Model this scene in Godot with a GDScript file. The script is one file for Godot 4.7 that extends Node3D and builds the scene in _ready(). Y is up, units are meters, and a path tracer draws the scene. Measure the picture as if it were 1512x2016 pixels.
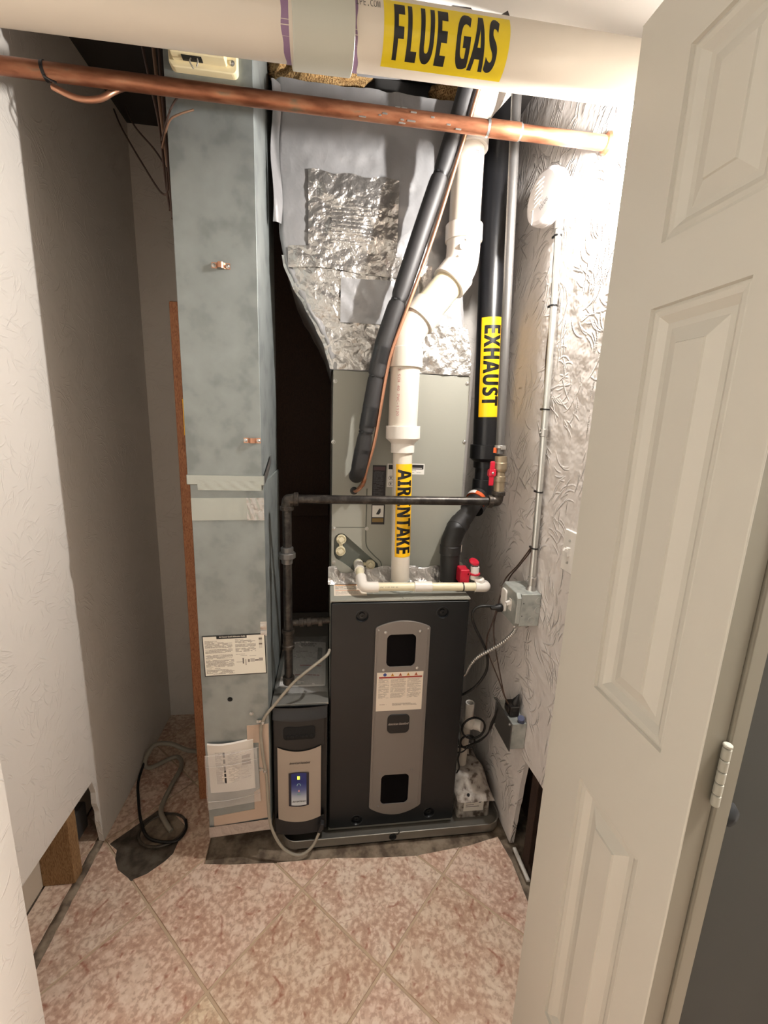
extends Node3D

# ---------- mesh builder ----------
class B:
	var v := PackedVector3Array()
	var n := PackedVector3Array()
	var u := PackedVector2Array()
	var marks := []
	func piece() -> void: marks.append(v.size())   # what follows is a piece of its own
	func pieces() -> Array:
		var out := []
		var at := marks + [v.size()]
		var from := 0
		for to in at:
			if to > from:
				var p := B.new()
				p.v = v.slice(from, to); p.n = n.slice(from, to); p.u = u.slice(from, to)
				out.append(p)
			from = to
		return out
	func tri(a: Vector3, b: Vector3, c: Vector3, na: Vector3, nb: Vector3, nc: Vector3, ua := Vector2.ZERO, ub := Vector2.ZERO, uc := Vector2.ZERO) -> void:
		var k := (b - a).cross(c - a)
		if k.length_squared() < 1e-18: return
		if k.dot(na + nb + nc) > 0.0:
			v.append_array([a, c, b]); n.append_array([na, nc, nb]); u.append_array([ua, uc, ub])
		else:
			v.append_array([a, b, c]); n.append_array([na, nb, nc]); u.append_array([ua, ub, uc])
	func quad(a: Vector3, b: Vector3, c: Vector3, d: Vector3, na: Vector3, nb: Vector3, nc: Vector3, nd: Vector3, ua := Vector2(0, 0), ub := Vector2(1, 0), uc := Vector2(1, 1), ud := Vector2(0, 1)) -> void:
		tri(a, b, c, na, nb, nc, ua, ub, uc)
		tri(a, c, d, na, nc, nd, ua, uc, ud)
	func flat(a: Vector3, b: Vector3, c: Vector3, d: Vector3, out: Vector3) -> void:
		var k := (b - a).cross(d - a)
		if k.length_squared() < 1e-16: k = (c - b).cross(d - b)
		k = k.normalized()
		if k.dot(out) < 0.0: k = -k
		quad(a, b, c, d, k, k, k, k)
	# box with rounded (bevelled) edges; h = half extents
	func box(c: Vector3, h: Vector3, bev := 0.002, bs := Basis()) -> void:
		bev = min(bev, min(h.x, min(h.y, h.z)) * 0.9)
		var i := h - Vector3.ONE * bev
		var p := {}
		for sx in [-1, 1]:
			for sy in [-1, 1]:
				for sz in [-1, 1]:
					var s := Vector3(sx, sy, sz)
					p[Vector3i(sx, sy, sz)] = [bs * (s * Vector3(h.x, i.y, i.z)) + c, bs * (s * Vector3(i.x, h.y, i.z)) + c, bs * (s * Vector3(i.x, i.y, h.z)) + c]
		var ax := [bs.x, bs.y, bs.z]
		for a in 3:
			var b := (a + 1) % 3
			var d := (a + 2) % 3
			for s in [-1, 1]:
				var q := []
				for k in [[-1, -1], [1, -1], [1, 1], [-1, 1]]:
					var w := Vector3i(); w[a] = s; w[b] = k[0]; w[d] = k[1]
					q.append(p[w][a])
				var o: Vector3 = ax[a] * s
				quad(q[0], q[1], q[2], q[3], o, o, o, o)
			if bev > 0.0:
				for s in [-1, 1]:
					for t in [-1, 1]:
						var w0 := Vector3i(); w0[a] = s; w0[b] = t; w0[d] = -1
						var w1 := Vector3i(w0); w1[d] = 1
						var na: Vector3 = ax[a] * s
						var nb: Vector3 = ax[b] * t
						quad(p[w0][a], p[w1][a], p[w1][b], p[w0][b], na, na, nb, nb)
		if bev > 0.0:
			for w in p:
				tri(p[w][0], p[w][1], p[w][2], bs.x * w.x, bs.y * w.y, bs.z * w.z)
	func bar(a: Vector3, b: Vector3, bev := 0.002) -> void:
		box((a + b) * 0.5, (b - a).abs() * 0.5, bev)
	func tube(pts: Array, r, seg := 14, caps := true) -> void:
		var m := pts.size()
		var t0: Vector3 = (pts[1] - pts[0]).normalized()
		var x := t0.cross(Vector3.UP if abs(t0.y) < 0.9 else Vector3.RIGHT).normalized()
		var rings := []
		var nors := []
		var tl := t0
		for k in m:
			var t: Vector3 = (pts[min(k + 1, m - 1)] - pts[max(k - 1, 0)]).normalized()
			x = (x - t * x.dot(t)).normalized()
			var y := t.cross(x)
			var rr: float = r[k] if r is Array else r
			var ring := PackedVector3Array(); var nn := PackedVector3Array()
			for j in seg + 1:
				var d := x * cos(TAU * j / seg) + y * sin(TAU * j / seg)
				nn.append(d); ring.append(pts[k] + d * rr)
			rings.append(ring); nors.append(nn); tl = t
		var len := 0.0
		for k in m - 1:
			var l2: float = len + (pts[k + 1] - pts[k]).length()
			for j in seg:
				quad(rings[k][j], rings[k][j + 1], rings[k + 1][j + 1], rings[k + 1][j], nors[k][j], nors[k][j + 1], nors[k + 1][j + 1], nors[k + 1][j], Vector2(float(j) / seg, len), Vector2(float(j + 1) / seg, len), Vector2(float(j + 1) / seg, l2), Vector2(float(j) / seg, l2))
			len = l2
		if caps:
			for e in [0, m - 1]:
				var o: Vector3 = -t0 if e == 0 else tl
				for j in seg: tri(pts[e], rings[e][j], rings[e][j + 1], o, o, o)
	# profile of Vector2(radius, height) turned about an axis
	func lathe(o: Vector3, axis: Vector3, prof: Array, seg := 24, smooth := false) -> void:
		axis = axis.normalized()
		var x := axis.cross(Vector3.FORWARD if abs(axis.z) < 0.9 else Vector3.UP).normalized()
		var y := axis.cross(x)
		var nr := []
		for k in prof.size() - 1:
			var d: Vector2 = (prof[k + 1] - prof[k]).normalized()
			nr.append(Vector2(d.y, -d.x))
		for k in prof.size() - 1:
			var n0: Vector2 = nr[k]
			var n1: Vector2 = nr[k]
			if smooth:
				if k > 0: n0 = (nr[k] + nr[k - 1]).normalized()
				if k < nr.size() - 1: n1 = (nr[k] + nr[k + 1]).normalized()
			for j in seg:
				var d0 := x * cos(TAU * j / seg) + y * sin(TAU * j / seg)
				var d1 := x * cos(TAU * (j + 1) / seg) + y * sin(TAU * (j + 1) / seg)
				var a: Vector2 = prof[k]
				var b: Vector2 = prof[k + 1]
				quad(o + d0 * a.x + axis * a.y, o + d1 * a.x + axis * a.y, o + d1 * b.x + axis * b.y, o + d0 * b.x + axis * b.y,
					d0 * n0.x + axis * n0.y, d1 * n0.x + axis * n0.y, d1 * n1.x + axis * n1.y, d0 * n1.x + axis * n1.y)
	# flat polygon (local xy of fr, facing its +z), pushed back by depth, front edge chamfered by bev; holes go right through
	func prism(poly: PackedVector2Array, fr: Transform3D, depth: float, bev := 0.0, holes := []) -> void:
		if Geometry2D.is_polygon_clockwise(poly): poly.reverse()
		var m := poly.size()
		var inn := PackedVector2Array()
		for k in m:
			var a := (poly[k] - poly[(k + m - 1) % m]).normalized()
			var b := (poly[(k + 1) % m] - poly[k]).normalized()
			var na := Vector2(-a.y, a.x)
			var nb := Vector2(-b.y, b.x)
			inn.append(poly[k] + (na + nb) / max(0.4, 1.0 + na.dot(nb)) * bev)
		if Geometry2D.triangulate_polygon(inn).is_empty():   # edges shorter than the chamfer
			inn = poly.duplicate()
		var z := fr.basis.z.normalized()
		# split at the middle of every hole, so that no piece keeps a whole hole inside
		var xs := [-1e3]
		for h0 in holes:
			var c := 0.0
			for p in h0: c += p.x / h0.size()
			xs.append(c)
		xs.append(1e3); xs.sort()
		var faces := []
		if holes.is_empty(): faces = [inn]
		else:
			for k in xs.size() - 1:
				if xs[k + 1] - xs[k] < 1e-5: continue
				var slab := PackedVector2Array([Vector2(xs[k], -1e3), Vector2(xs[k + 1], -1e3), Vector2(xs[k + 1], 1e3), Vector2(xs[k], 1e3)])
				var todo: Array = Array(Geometry2D.intersect_polygons(inn, slab), TYPE_NIL, "", null)
				for h0 in holes:
					var next := []
					for pc in todo: next.append_array(Geometry2D.clip_polygons(pc, h0))
					todo = next
				faces.append_array(todo)
		for face in faces:
			var idx := Geometry2D.triangulate_polygon(face)
			for k in range(0, idx.size(), 3):
				var q := []
				for e in 3:
					var p: Vector2 = face[idx[k + e]]
					q.append(fr * Vector3(p.x, p.y, 0))
				tri(q[0], q[1], q[2], z, z, z, face[idx[k]], face[idx[k + 1]], face[idx[k + 2]])
				if depth > 0.0 and holes.is_empty(): tri(q[0] - z * depth, q[1] - z * depth, q[2] - z * depth, -z, -z, -z)
		for k in m:
			var k2 := (k + 1) % m
			var o2 := (poly[k2] - poly[k]).normalized()
			var o := fr.basis * Vector3(o2.y, -o2.x, 0)
			var a := fr * Vector3(poly[k].x, poly[k].y, -bev)
			var b := fr * Vector3(poly[k2].x, poly[k2].y, -bev)
			if bev > 0.0:
				var ai := fr * Vector3(inn[k].x, inn[k].y, 0)
				var bi2 := fr * Vector3(inn[k2].x, inn[k2].y, 0)
				quad(a, b, bi2, ai, o, o, z, z)
			flat(a, b, b - z * (depth - bev), a - z * (depth - bev), o)
		for h0 in holes:
			var h: PackedVector2Array = h0
			for k in h.size():
				var k2 := (k + 1) % h.size()
				var o2 := (h[k2] - h[k]).normalized()
				if Geometry2D.is_polygon_clockwise(h): o2 = -o2
				flat(fr * Vector3(h[k].x, h[k].y, 0), fr * Vector3(h[k2].x, h[k2].y, 0), fr * Vector3(h[k2].x, h[k2].y, -depth), fr * Vector3(h[k].x, h[k].y, -depth), fr.basis * Vector3(-o2.y, o2.x, 0))
	# smooth sheet from f(s, t) -> Vector3, facing away from "inside"
	func sheet(nu: int, nv: int, f: Callable, out: Vector3, inside = null) -> void:
		var p := []
		for i in nu + 1:
			var row := PackedVector3Array()
			for j in nv + 1: row.append(f.call(float(i) / nu, float(j) / nv))
			p.append(row)
		var nm := []
		for i in nu + 1:
			var row := PackedVector3Array()
			for j in nv + 1:
				var k: Vector3 = (p[min(i + 1, nu)][j] - p[max(i - 1, 0)][j]).cross(p[i][min(j + 1, nv)] - p[i][max(j - 1, 0)]).normalized()
				var way: Vector3 = out if inside == null else p[i][j] - inside
				if k.dot(way) < 0.0: k = -k
				row.append(k)
			nm.append(row)
		for i in nu:
			for j in nv:
				quad(p[i][j], p[i + 1][j], p[i + 1][j + 1], p[i][j + 1], nm[i][j], nm[i + 1][j], nm[i + 1][j + 1], nm[i][j + 1],
					Vector2(float(i) / nu, float(j) / nv), Vector2(float(i + 1) / nu, float(j) / nv), Vector2(float(i + 1) / nu, float(j + 1) / nv), Vector2(float(i) / nu, float(j + 1) / nv))
	func mesh(at: Vector3) -> ArrayMesh:
		var w := PackedVector3Array()
		w.resize(v.size())
		for k in v.size(): w[k] = v[k] - at
		var arr := []
		arr.resize(Mesh.ARRAY_MAX)
		arr[Mesh.ARRAY_VERTEX] = w; arr[Mesh.ARRAY_NORMAL] = n; arr[Mesh.ARRAY_TEX_UV] = u
		var m := ArrayMesh.new()
		m.add_surface_from_arrays(Mesh.PRIMITIVE_TRIANGLES, arr)
		return m

# ---------- scene bookkeeping ----------
var taken := {}
var base := {}
var M := {}
var rng := RandomNumberGenerator.new()

func numbered(called: String) -> String:
	var k: int = taken.get(called, 0)
	taken[called] = k + 1
	return called if k == 0 else "%s_%03d" % [called, k]
func tag(o: Node, label: String, category: String, group := "") -> void:
	o.set_meta("label", label); o.set_meta("category", category)
	if group != "": o.set_meta("group", group)
func thing(called: String, label: String, category: String, at: Vector3, group := "") -> Node3D:
	var o := Node3D.new()
	o.name = numbered(called); o.position = at
	add_child(o, true); tag(o, label, category, group); base[o] = at
	return o
func part(b: B, called: String, m: Material, parent: Node3D, label := "") -> MeshInstance3D:
	if not b.marks.is_empty():
		var last: MeshInstance3D = null
		var k := 0
		for p in b.pieces():
			last = part(p, called if k == 0 else "%s_%03d" % [called, k], m, parent, label)
			k += 1
		return last
	var o := MeshInstance3D.new()
	o.name = called; o.mesh = b.mesh(base[parent]); o.material_override = m
	parent.add_child(o, true); base[o] = base[parent]
	if label != "": o.set_meta("label", label)
	return o
func solo(b: B, called: String, m: Material, label: String, category: String, at: Vector3, group := "") -> MeshInstance3D:
	var o := MeshInstance3D.new()
	o.name = numbered(called); o.mesh = b.mesh(at); o.material_override = m; o.position = at
	add_child(o, true); tag(o, label, category, group); base[o] = at
	return o
func struct(b: B, called: String, m: Material, label: String, category: String, at := Vector3.ZERO) -> MeshInstance3D:
	var o := solo(b, called, m, label, category, at)
	o.set_meta("kind", "structure")
	return o

# ---------- shapes ----------
func FZ(x: float, y: float, z: float) -> Transform3D: return Transform3D(Basis(), Vector3(x, y, z))
func FX(x: float, y: float, z: float) -> Transform3D: return Transform3D(Basis(Vector3.BACK, Vector3.UP, Vector3.LEFT), Vector3(x, y, z))   # facing -x, local x towards the viewer
func FY(x: float, y: float, z: float) -> Transform3D: return Transform3D(Basis(Vector3.RIGHT, Vector3.FORWARD, Vector3.UP), Vector3(x, y, z)) # facing up, local y away from the viewer
func spline(pts: Array, per := 8) -> Array:
	var out := []
	for k in pts.size() - 1:
		var a: Vector3 = pts[max(k - 1, 0)]
		var b: Vector3 = pts[k]
		var c: Vector3 = pts[k + 1]
		var d: Vector3 = pts[min(k + 2, pts.size() - 1)]
		for j in per: out.append(b.cubic_interpolate(c, a, d, float(j) / per))
	out.append(pts[-1])
	return out
func rrect(x0: float, y0: float, x1: float, y1: float, r: float, seg := 5) -> PackedVector2Array:
	var p := PackedVector2Array()
	for c in [[x1 - r, y1 - r, 0.0], [x0 + r, y1 - r, 0.25], [x0 + r, y0 + r, 0.5], [x1 - r, y0 + r, 0.75]]:
		for k in seg + 1:
			var a: float = TAU * (c[2] + 0.25 * k / seg)
			p.append(Vector2(c[0] + r * cos(a), c[1] + r * sin(a)))
	return p
func circ(x: float, y: float, r: float, seg := 20) -> PackedVector2Array:
	var p := PackedVector2Array()
	for k in seg: p.append(Vector2(x + r * cos(TAU * k / seg), y + r * sin(TAU * k / seg)))
	return p
func poly(a: Array) -> PackedVector2Array: return PackedVector2Array(a)
func cyl(b: B, a: Vector3, c: Vector3, r: float, seg := 20, bev := 0.001) -> void:
	var h := (c - a).length()
	b.lathe(a, c - a, [Vector2(0, 0), Vector2(r - bev, 0), Vector2(r, bev), Vector2(r, h - bev), Vector2(r - bev, h), Vector2(0, h)], seg)
func hub(b: B, a: Vector3, c: Vector3, r0: float, r1: float, seg := 28) -> void:   # open-ended socket: outer r1, bore r0
	var h := (c - a).length()
	b.lathe(a, c - a, [Vector2(r0, 0), Vector2(r1 - 0.001, 0), Vector2(r1, 0.001), Vector2(r1, h - 0.001), Vector2(r1 - 0.001, h), Vector2(r0, h)], seg)
func screw(b: B, at: Vector3, out: Vector3, r := 0.005) -> void:
	b.lathe(at, out, [Vector2(r * 1.5, 0), Vector2(r * 1.5, 0.001), Vector2(r, 0.0012), Vector2(r, 0.003), Vector2(r * 0.6, 0.0042), Vector2(0, 0.0046)], 10, false)
func zip_tie(b: B, at: Vector3, axis: Vector3, r: float, w := 0.0022) -> void:
	b.lathe(at - axis.normalized() * w, axis, [Vector2(r, 0), Vector2(r + 0.0014, 0), Vector2(r + 0.0014, 2 * w), Vector2(r, 2 * w)], 20)

# ---------- lettering ----------
var fonts := {}
var texts := {}
func lettering(s: String, bold: bool, mono := false, heavy := 0.0) -> Array:
	var key := s + str(bold) + str(mono) + str(heavy)
	if texts.has(key): return texts[key]
	var f := SystemFont.new()
	f.font_names = PackedStringArray(["Droid Sans Mono" if mono else "Droid Sans"])
	f.font_weight = 700 if bold else 400
	var fv := FontVariation.new()
	fv.base_font = f; fv.variation_embolden = heavy
	var t := TextMesh.new()
	t.text = s; t.font = fv if heavy > 0.0 else f; t.font_size = 48; t.pixel_size = 0.01; t.depth = 0.0; t.curve_step = 2.0
	var arr := t.get_mesh_arrays()
	var vs: PackedVector3Array = arr[Mesh.ARRAY_VERTEX]
	var ix: PackedInt32Array = arr[Mesh.ARRAY_INDEX] if arr[Mesh.ARRAY_INDEX] != null else PackedInt32Array()
	if ix.is_empty():
		for k in vs.size(): ix.append(k)
	var lo := Vector2(1e9, 1e9); var hi := -lo
	for p in vs:
		lo = lo.min(Vector2(p.x, p.y)); hi = hi.max(Vector2(p.x, p.y))
	var out := PackedVector2Array()
	for k in ix: out.append((Vector2(vs[k].x, vs[k].y) - lo) / (hi - lo))
	texts[key] = [out, (hi - lo)]
	return texts[key]
func text_flat(b: B, s: String, fr: Transform3D, w: float, h: float, bold := true, mono := false, slant := 0.0) -> void:   # centred at fr, w by h
	var t: PackedVector2Array = lettering(s, bold, mono)[0]
	var z := fr.basis.z
	for k in range(0, t.size(), 3):
		var q := []
		for e in 3: q.append(fr * Vector3((t[k + e].x - 0.5) * w + slant * (t[k + e].y - 0.5) * h, (t[k + e].y - 0.5) * h, 0))
		b.tri(q[0], q[1], q[2], z, z, z)
func text_round(b: B, s: String, o: Vector3, read: Vector3, front: Vector3, r: float, w: float, h: float, bold := true, mono := false, heavy := 0.0) -> void:   # lettering wrapped on a pipe: o on its axis, read = reading direction along it, front = where the middle of the letters faces
	var t: PackedVector2Array = lettering(s, bold, mono, heavy)[0]
	read = read.normalized()
	front = (front - read * front.dot(read)).normalized()
	var up := front.cross(read)
	for k in range(0, t.size(), 3):
		var tr := PackedVector2Array([t[k], t[k + 1], t[k + 2]])
		var lo: float = min(tr[0].y, min(tr[1].y, tr[2].y)); var hi: float = max(tr[0].y, max(tr[1].y, tr[2].y))
		var b0 := int(floor(lo * 12)); var b1 := int(floor(hi * 12 - 1e-6))
		for band in range(b0, b1 + 1):
			var pieces := [tr]
			if b1 > b0: pieces = Geometry2D.intersect_polygons(tr, PackedVector2Array([Vector2(-1, band / 12.0), Vector2(2, band / 12.0), Vector2(2, (band + 1) / 12.0), Vector2(-1, (band + 1) / 12.0)]))
			for pc in pieces:
				var q := []; var nq := []
				for p in pc:
					var a: float = (p.y - 0.5) * h / r
					var d := front * cos(a) + up * sin(a)
					q.append(o + read * ((p.x - 0.5) * w) + d * r); nq.append(d)
				for e in range(1, q.size() - 1): b.tri(q[0], q[e], q[e + 1], nq[0], nq[e], nq[e + 1])
func wrap_patch(b: B, o: Vector3, read: Vector3, front: Vector3, r: float, w: float, h: float, seg := 20) -> void:   # thin sticker on a pipe
	read = read.normalized()
	front = (front - read * front.dot(read)).normalized()
	var up := front.cross(read)
	b.sheet(2, seg, func(s, t):
		var a: float = (t - 0.5) * h / r
		return o + read * ((s - 0.5) * w) + (front * cos(a) + up * sin(a)) * r, front, o)

# ---------- textures and materials ----------
func noise(kind: int, freq: float, oct: int, seed_: int, size := 512, fractal := FastNoiseLite.FRACTAL_FBM) -> PackedByteArray:
	var f := FastNoiseLite.new()
	f.noise_type = kind; f.frequency = freq; f.seed = seed_
	f.fractal_type = fractal; f.fractal_octaves = oct
	var im := f.get_seamless_image(size, size)
	im.convert(Image.FORMAT_L8)
	return im.get_data()
func ramp(stops: Array, t: float) -> Color:
	for k in range(1, stops.size()):
		if t <= stops[k][0]:
			var q: float = (t - stops[k - 1][0]) / (stops[k][0] - stops[k - 1][0])
			return stops[k - 1][1].lerp(stops[k][1], clampf(q, 0, 1))
	return stops[-1][1]
func image(size: int, f: Callable) -> ImageTexture:
	var d := PackedByteArray()
	d.resize(size * size * 3)
	for k in size * size:
		var c: Color = f.call(k)
		d[k * 3] = c.r8; d[k * 3 + 1] = c.g8; d[k * 3 + 2] = c.b8
	var im := Image.create_from_data(size, size, false, Image.FORMAT_RGB8, d)
	im.generate_mipmaps()
	return ImageTexture.create_from_image(im)
func bumps(data: PackedByteArray, size: int, amount: float) -> ImageTexture:
	var im := Image.create_from_data(size, size, false, Image.FORMAT_L8, data)
	im.convert(Image.FORMAT_RGBA8)
	im.bump_map_to_normal_map(amount)
	im.generate_mipmaps()
	return ImageTexture.create_from_image(im)
func mat(c: Color, rough := 0.6, metal := 0.0, tex: Texture2D = null, metres := 0.5, nrm: Texture2D = null, depth := 1.0, nmetres := 0.0) -> StandardMaterial3D:
	var m := StandardMaterial3D.new()
	m.albedo_color = c; m.roughness = rough; m.metallic = metal
	m.uv1_triplanar = true; m.uv1_world_triplanar = true; m.uv1_scale = Vector3.ONE / metres
	m.uv1_triplanar_sharpness = 8.0
	if tex: m.albedo_texture = tex
	if nrm:
		m.normal_enabled = true; m.normal_texture = nrm; m.normal_scale = depth
	return m
func print_mat(tex: Texture2D, rough := 0.5) -> StandardMaterial3D:
	var m := StandardMaterial3D.new()
	m.albedo_texture = tex; m.roughness = rough
	return m
func rgb(r: float, g: float, b: float) -> Color: return Color(r / 255.0, g / 255.0, b / 255.0)

func make_materials() -> void:
	var S := 512
	var a := noise(FastNoiseLite.TYPE_SIMPLEX_SMOOTH, 0.010, 5, 11)
	var r := noise(FastNoiseLite.TYPE_SIMPLEX_SMOOTH, 0.009, 5, 23, 512, FastNoiseLite.FRACTAL_RIDGED)
	var f := noise(FastNoiseLite.TYPE_SIMPLEX, 0.045, 4, 31)
	var v2 := noise(FastNoiseLite.TYPE_SIMPLEX_SMOOTH, 0.022, 4, 37, 512, FastNoiseLite.FRACTAL_RIDGED)
	var stone := image(S, func(k):
		var t: float = a[k] / 255.0
		var m: float = f[k] / 255.0
		var c := ramp([[0.28, rgb(200, 172, 153)], [0.5, rgb(213, 190, 171)], [0.72, rgb(226, 210, 192)]], t)
		c = c.lerp(rgb(238, 226, 212), clampf((m - 0.54) * 4.0, 0, 0.7))
		c = c.lerp(rgb(166, 134, 116), clampf((0.40 - m) * 4.0, 0, 0.45))
		var fine := clampf((v2[k] / 255.0 - 0.70) * 6.0, 0, 1) * clampf((m - 0.35) * 4.0, 0, 1)
		c = c.lerp(rgb(172, 130, 110), fine * 0.45)
		var vein := clampf((r[k] / 255.0 - 0.77) * 7.0, 0, 1) * clampf((0.7 - t) * 5.0, 0.0, 1)
		return c.lerp(rgb(150, 94, 76), vein * 0.62))
	for k in 4:
		var m := mat([rgb(255, 248, 244), rgb(255, 244, 240), rgb(255, 250, 236), rgb(248, 238, 230)][k], 0.38, 0.0, stone, 0.58)
		m.uv1_offset = Vector3(0.37 * k, 0.2 * k, 0.61 * k)
		M["tile%d" % k] = m
	var dirt := noise(FastNoiseLite.TYPE_SIMPLEX_SMOOTH, 0.01, 6, 5)
	var conc := image(S, func(k): return ramp([[0.25, rgb(92, 80, 68)], [0.5, rgb(128, 115, 100)], [0.75, rgb(150, 138, 122)]], (dirt[k] * 0.85 + f[k] * 0.15) / 255.0))
	M.concrete = mat(rgb(255, 250, 245), 0.9, 0, conc, 0.4)
	M.wet = mat(rgb(150, 150, 150), 0.45, 0, conc, 0.25)
	M.grout = mat(rgb(196, 172, 146), 0.85)
	# hand-trowelled plaster: clusters of curved ridges
	rng.seed = 7
	var P := 768
	var hgt := PackedFloat32Array(); hgt.resize(P * P)
	for c in 170:
		var cx := rng.randf() * P; var cy := rng.randf() * P
		var ang := rng.randf() * TAU; var bend := rng.randf_range(-0.035, 0.035)
		for l in rng.randi_range(2, 7):
			var x := cx + rng.randf_range(-26, 26); var y := cy + rng.randf_range(-26, 26)
			var d := ang + rng.randf_range(-0.35, 0.35)
			var steps := rng.randi_range(18, 60); var amp := rng.randf_range(0.35, 1.0)
			for s in steps:
				x += cos(d) * 1.3; y += sin(d) * 1.3; d += bend
				var w: float = amp * sin(PI * s / steps)
				for dx in range(-2, 3):
					for dy in range(-2, 3):
						var q := posmod(int(y) + dy, P) * P + posmod(int(x) + dx, P)
						hgt[q] = max(hgt[q], w * exp(-(dx * dx + dy * dy) / 2.2))
	var low := noise(FastNoiseLite.TYPE_SIMPLEX_SMOOTH, 0.012, 4, 77, P)
	var hb := PackedByteArray(); hb.resize(P * P)
	for k in P * P: hb[k] = int(clampf(40 + hgt[k] * 120 + low[k] * 0.35, 0, 255))
	var plaster := bumps(hb, P, 6.0)
	M.wall = mat(rgb(222, 215, 207), 0.75, 0, null, 0.62, plaster, 0.55)
	M.wall_rough = mat(rgb(214, 207, 202), 0.7, 0, null, 0.92, plaster, 1.7)
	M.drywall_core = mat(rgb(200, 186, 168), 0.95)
	M.ceiling = mat(rgb(224, 223, 220), 0.85)
	M.hall = mat(rgb(50, 49, 44), 0.9)  # dark colour stands in for shade on the wall past the jamb
	M.hall_wall = mat(rgb(222, 220, 214), 0.9)
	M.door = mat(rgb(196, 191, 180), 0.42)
	M.jamb = mat(rgb(116, 110, 97), 0.45)  # door paint darkened: shade of jamb and hinge edge is in the colour
	# metals
	var sp := noise(FastNoiseLite.TYPE_SIMPLEX_SMOOTH, 0.012, 5, 41)
	var sc := noise(FastNoiseLite.TYPE_CELLULAR, 0.03, 2, 43)
	var zinc := image(S, func(k):
		var t: float = (sp[k] * 0.75 + sc[k] * 0.25) / 255.0
		var c := ramp([[0.22, rgb(168, 171, 169)], [0.45, rgb(186, 189, 186)], [0.8, rgb(196, 199, 196)]], t)
		return c)
	M.zinc = mat(rgb(194, 198, 199), 0.5, 0.45, zinc, 0.7)
	M.zinc_plain = mat(rgb(236, 236, 232), 0.42, 0.4, zinc, 0.3)
	M.conduit = mat(rgb(205, 205, 200), 0.3, 0.85)
	var fc := FastNoiseLite.new()   # foil: flat facets between sharp creases
	fc.noise_type = FastNoiseLite.TYPE_CELLULAR; fc.cellular_return_type = FastNoiseLite.RETURN_DISTANCE2_SUB; fc.cellular_jitter = 1.0
	fc.frequency = 0.012; fc.seed = 51; fc.fractal_type = FastNoiseLite.FRACTAL_FBM; fc.fractal_octaves = 3; fc.fractal_gain = 0.45
	fc.domain_warp_enabled = true; fc.domain_warp_amplitude = 26.0; fc.domain_warp_frequency = 0.012
	var ci := fc.get_seamless_image(S, S)
	ci.convert(Image.FORMAT_L8)
	var crink := bumps(ci.get_data(), S, 7.0)
	M.foil = mat(rgb(190, 186, 182), 0.3, 0.88, null, 0.3, crink, 1.2)
	M.foil_fine = mat(rgb(190, 186, 182), 0.32, 0.86, null, 0.16, crink, 1.0)
	M.foil_flat = mat(rgb(172, 175, 168), 0.4, 0.6, null, 0.3, crink, 0.12)
	var soft := bumps(noise(FastNoiseLite.TYPE_SIMPLEX_SMOOTH, 0.008, 4, 61, 512, FastNoiseLite.FRACTAL_RIDGED), S, 6.0)
	M.wrap = mat(rgb(148, 147, 148), 0.34, 0.25, null, 0.5, soft, 0.3)
	var cop := image(S, func(k): return ramp([[0.25, rgb(140, 88, 64)], [0.5, rgb(182, 122, 92)], [0.7, rgb(200, 142, 110)], [0.82, rgb(160, 142, 120)]], (a[k] * 0.5 + sp[k] * 0.5) / 255.0))
	M.copper = mat(rgb(214, 212, 210), 0.36, 0.75, cop, 0.35)
	M.copper.uv1_scale = Vector3(1.6, 6, 6)
	M.copper_clean = mat(rgb(198, 146, 118), 0.34, 0.8)
	var iron := image(S, func(k): return ramp([[0.25, rgb(44, 41, 39)], [0.55, rgb(64, 60, 57)], [0.85, rgb(92, 86, 81)]], (f[k] * 0.3 + sp[k] * 0.7) / 255.0))
	M.iron = mat(rgb(232, 230, 228), 0.36, 0.6, iron, 0.3)
	M.iron_grey = mat(rgb(112, 110, 108), 0.36, 0.7)
	M.ledge = mat(rgb(150, 148, 142), 0.45, 0.5)
	M.pan = mat(rgb(150, 146, 138), 0.36, 0.7)
	M.malleable = mat(rgb(255, 246, 234), 0.42, 0.55, iron, 0.16)
	M.brass = mat(rgb(158, 143, 120), 0.38, 0.75)
	# plastics, paints
	M.pvc = mat(rgb(214, 204, 190), 0.32)
	M.pvc_white = mat(rgb(222, 215, 206), 0.3)
	M.pvc_cream = mat(rgb(220, 210, 180), 0.35)
	M.pvc_dull = mat(rgb(204, 196, 184), 0.5)
	M.primer = mat(rgb(136, 108, 138), 0.5)
	M.coupling = mat(rgb(186, 186, 174), 0.4)
	M.yellow = mat(rgb(246, 190, 24), 0.28)
	M.yellow_film = mat(rgb(218, 192, 34), 0.25)
	M.ink = mat(rgb(14, 14, 16), 0.35)
	M.red_ink = mat(rgb(176, 84, 92), 0.5)
	M.grey_ink = mat(rgb(84, 82, 80), 0.5)
	M.abs = mat(rgb(24, 24, 26), 0.3)
	M.foam = mat(rgb(38, 37, 38), 0.55)
	M.rubber = mat(rgb(26, 25, 25), 0.5)
	M.void = mat(rgb(4, 4, 4), 0.9)
	M.cord = mat(rgb(16, 15, 15), 0.45)
	M.brown_cord = mat(rgb(62, 42, 32), 0.55)
	M.grey_cord = mat(rgb(146, 138, 124), 0.5)
	M.sage = mat(rgb(146, 145, 135), 0.42)
	M.sage_dark = mat(rgb(86, 89, 82), 0.5)
	M.charcoal = mat(rgb(15, 17, 19), 0.42)
	M.charcoal_soft = mat(rgb(28, 28, 30), 0.5)
	M.taupe = mat(rgb(124, 117, 111), 0.42, 0.25)
	M.beige = mat(rgb(162, 149, 136), 0.4, 0.1)
	M.hinge = mat(rgb(150, 146, 134), 0.5)
	M.glass = mat(rgb(6, 6, 8), 0.16)
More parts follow.
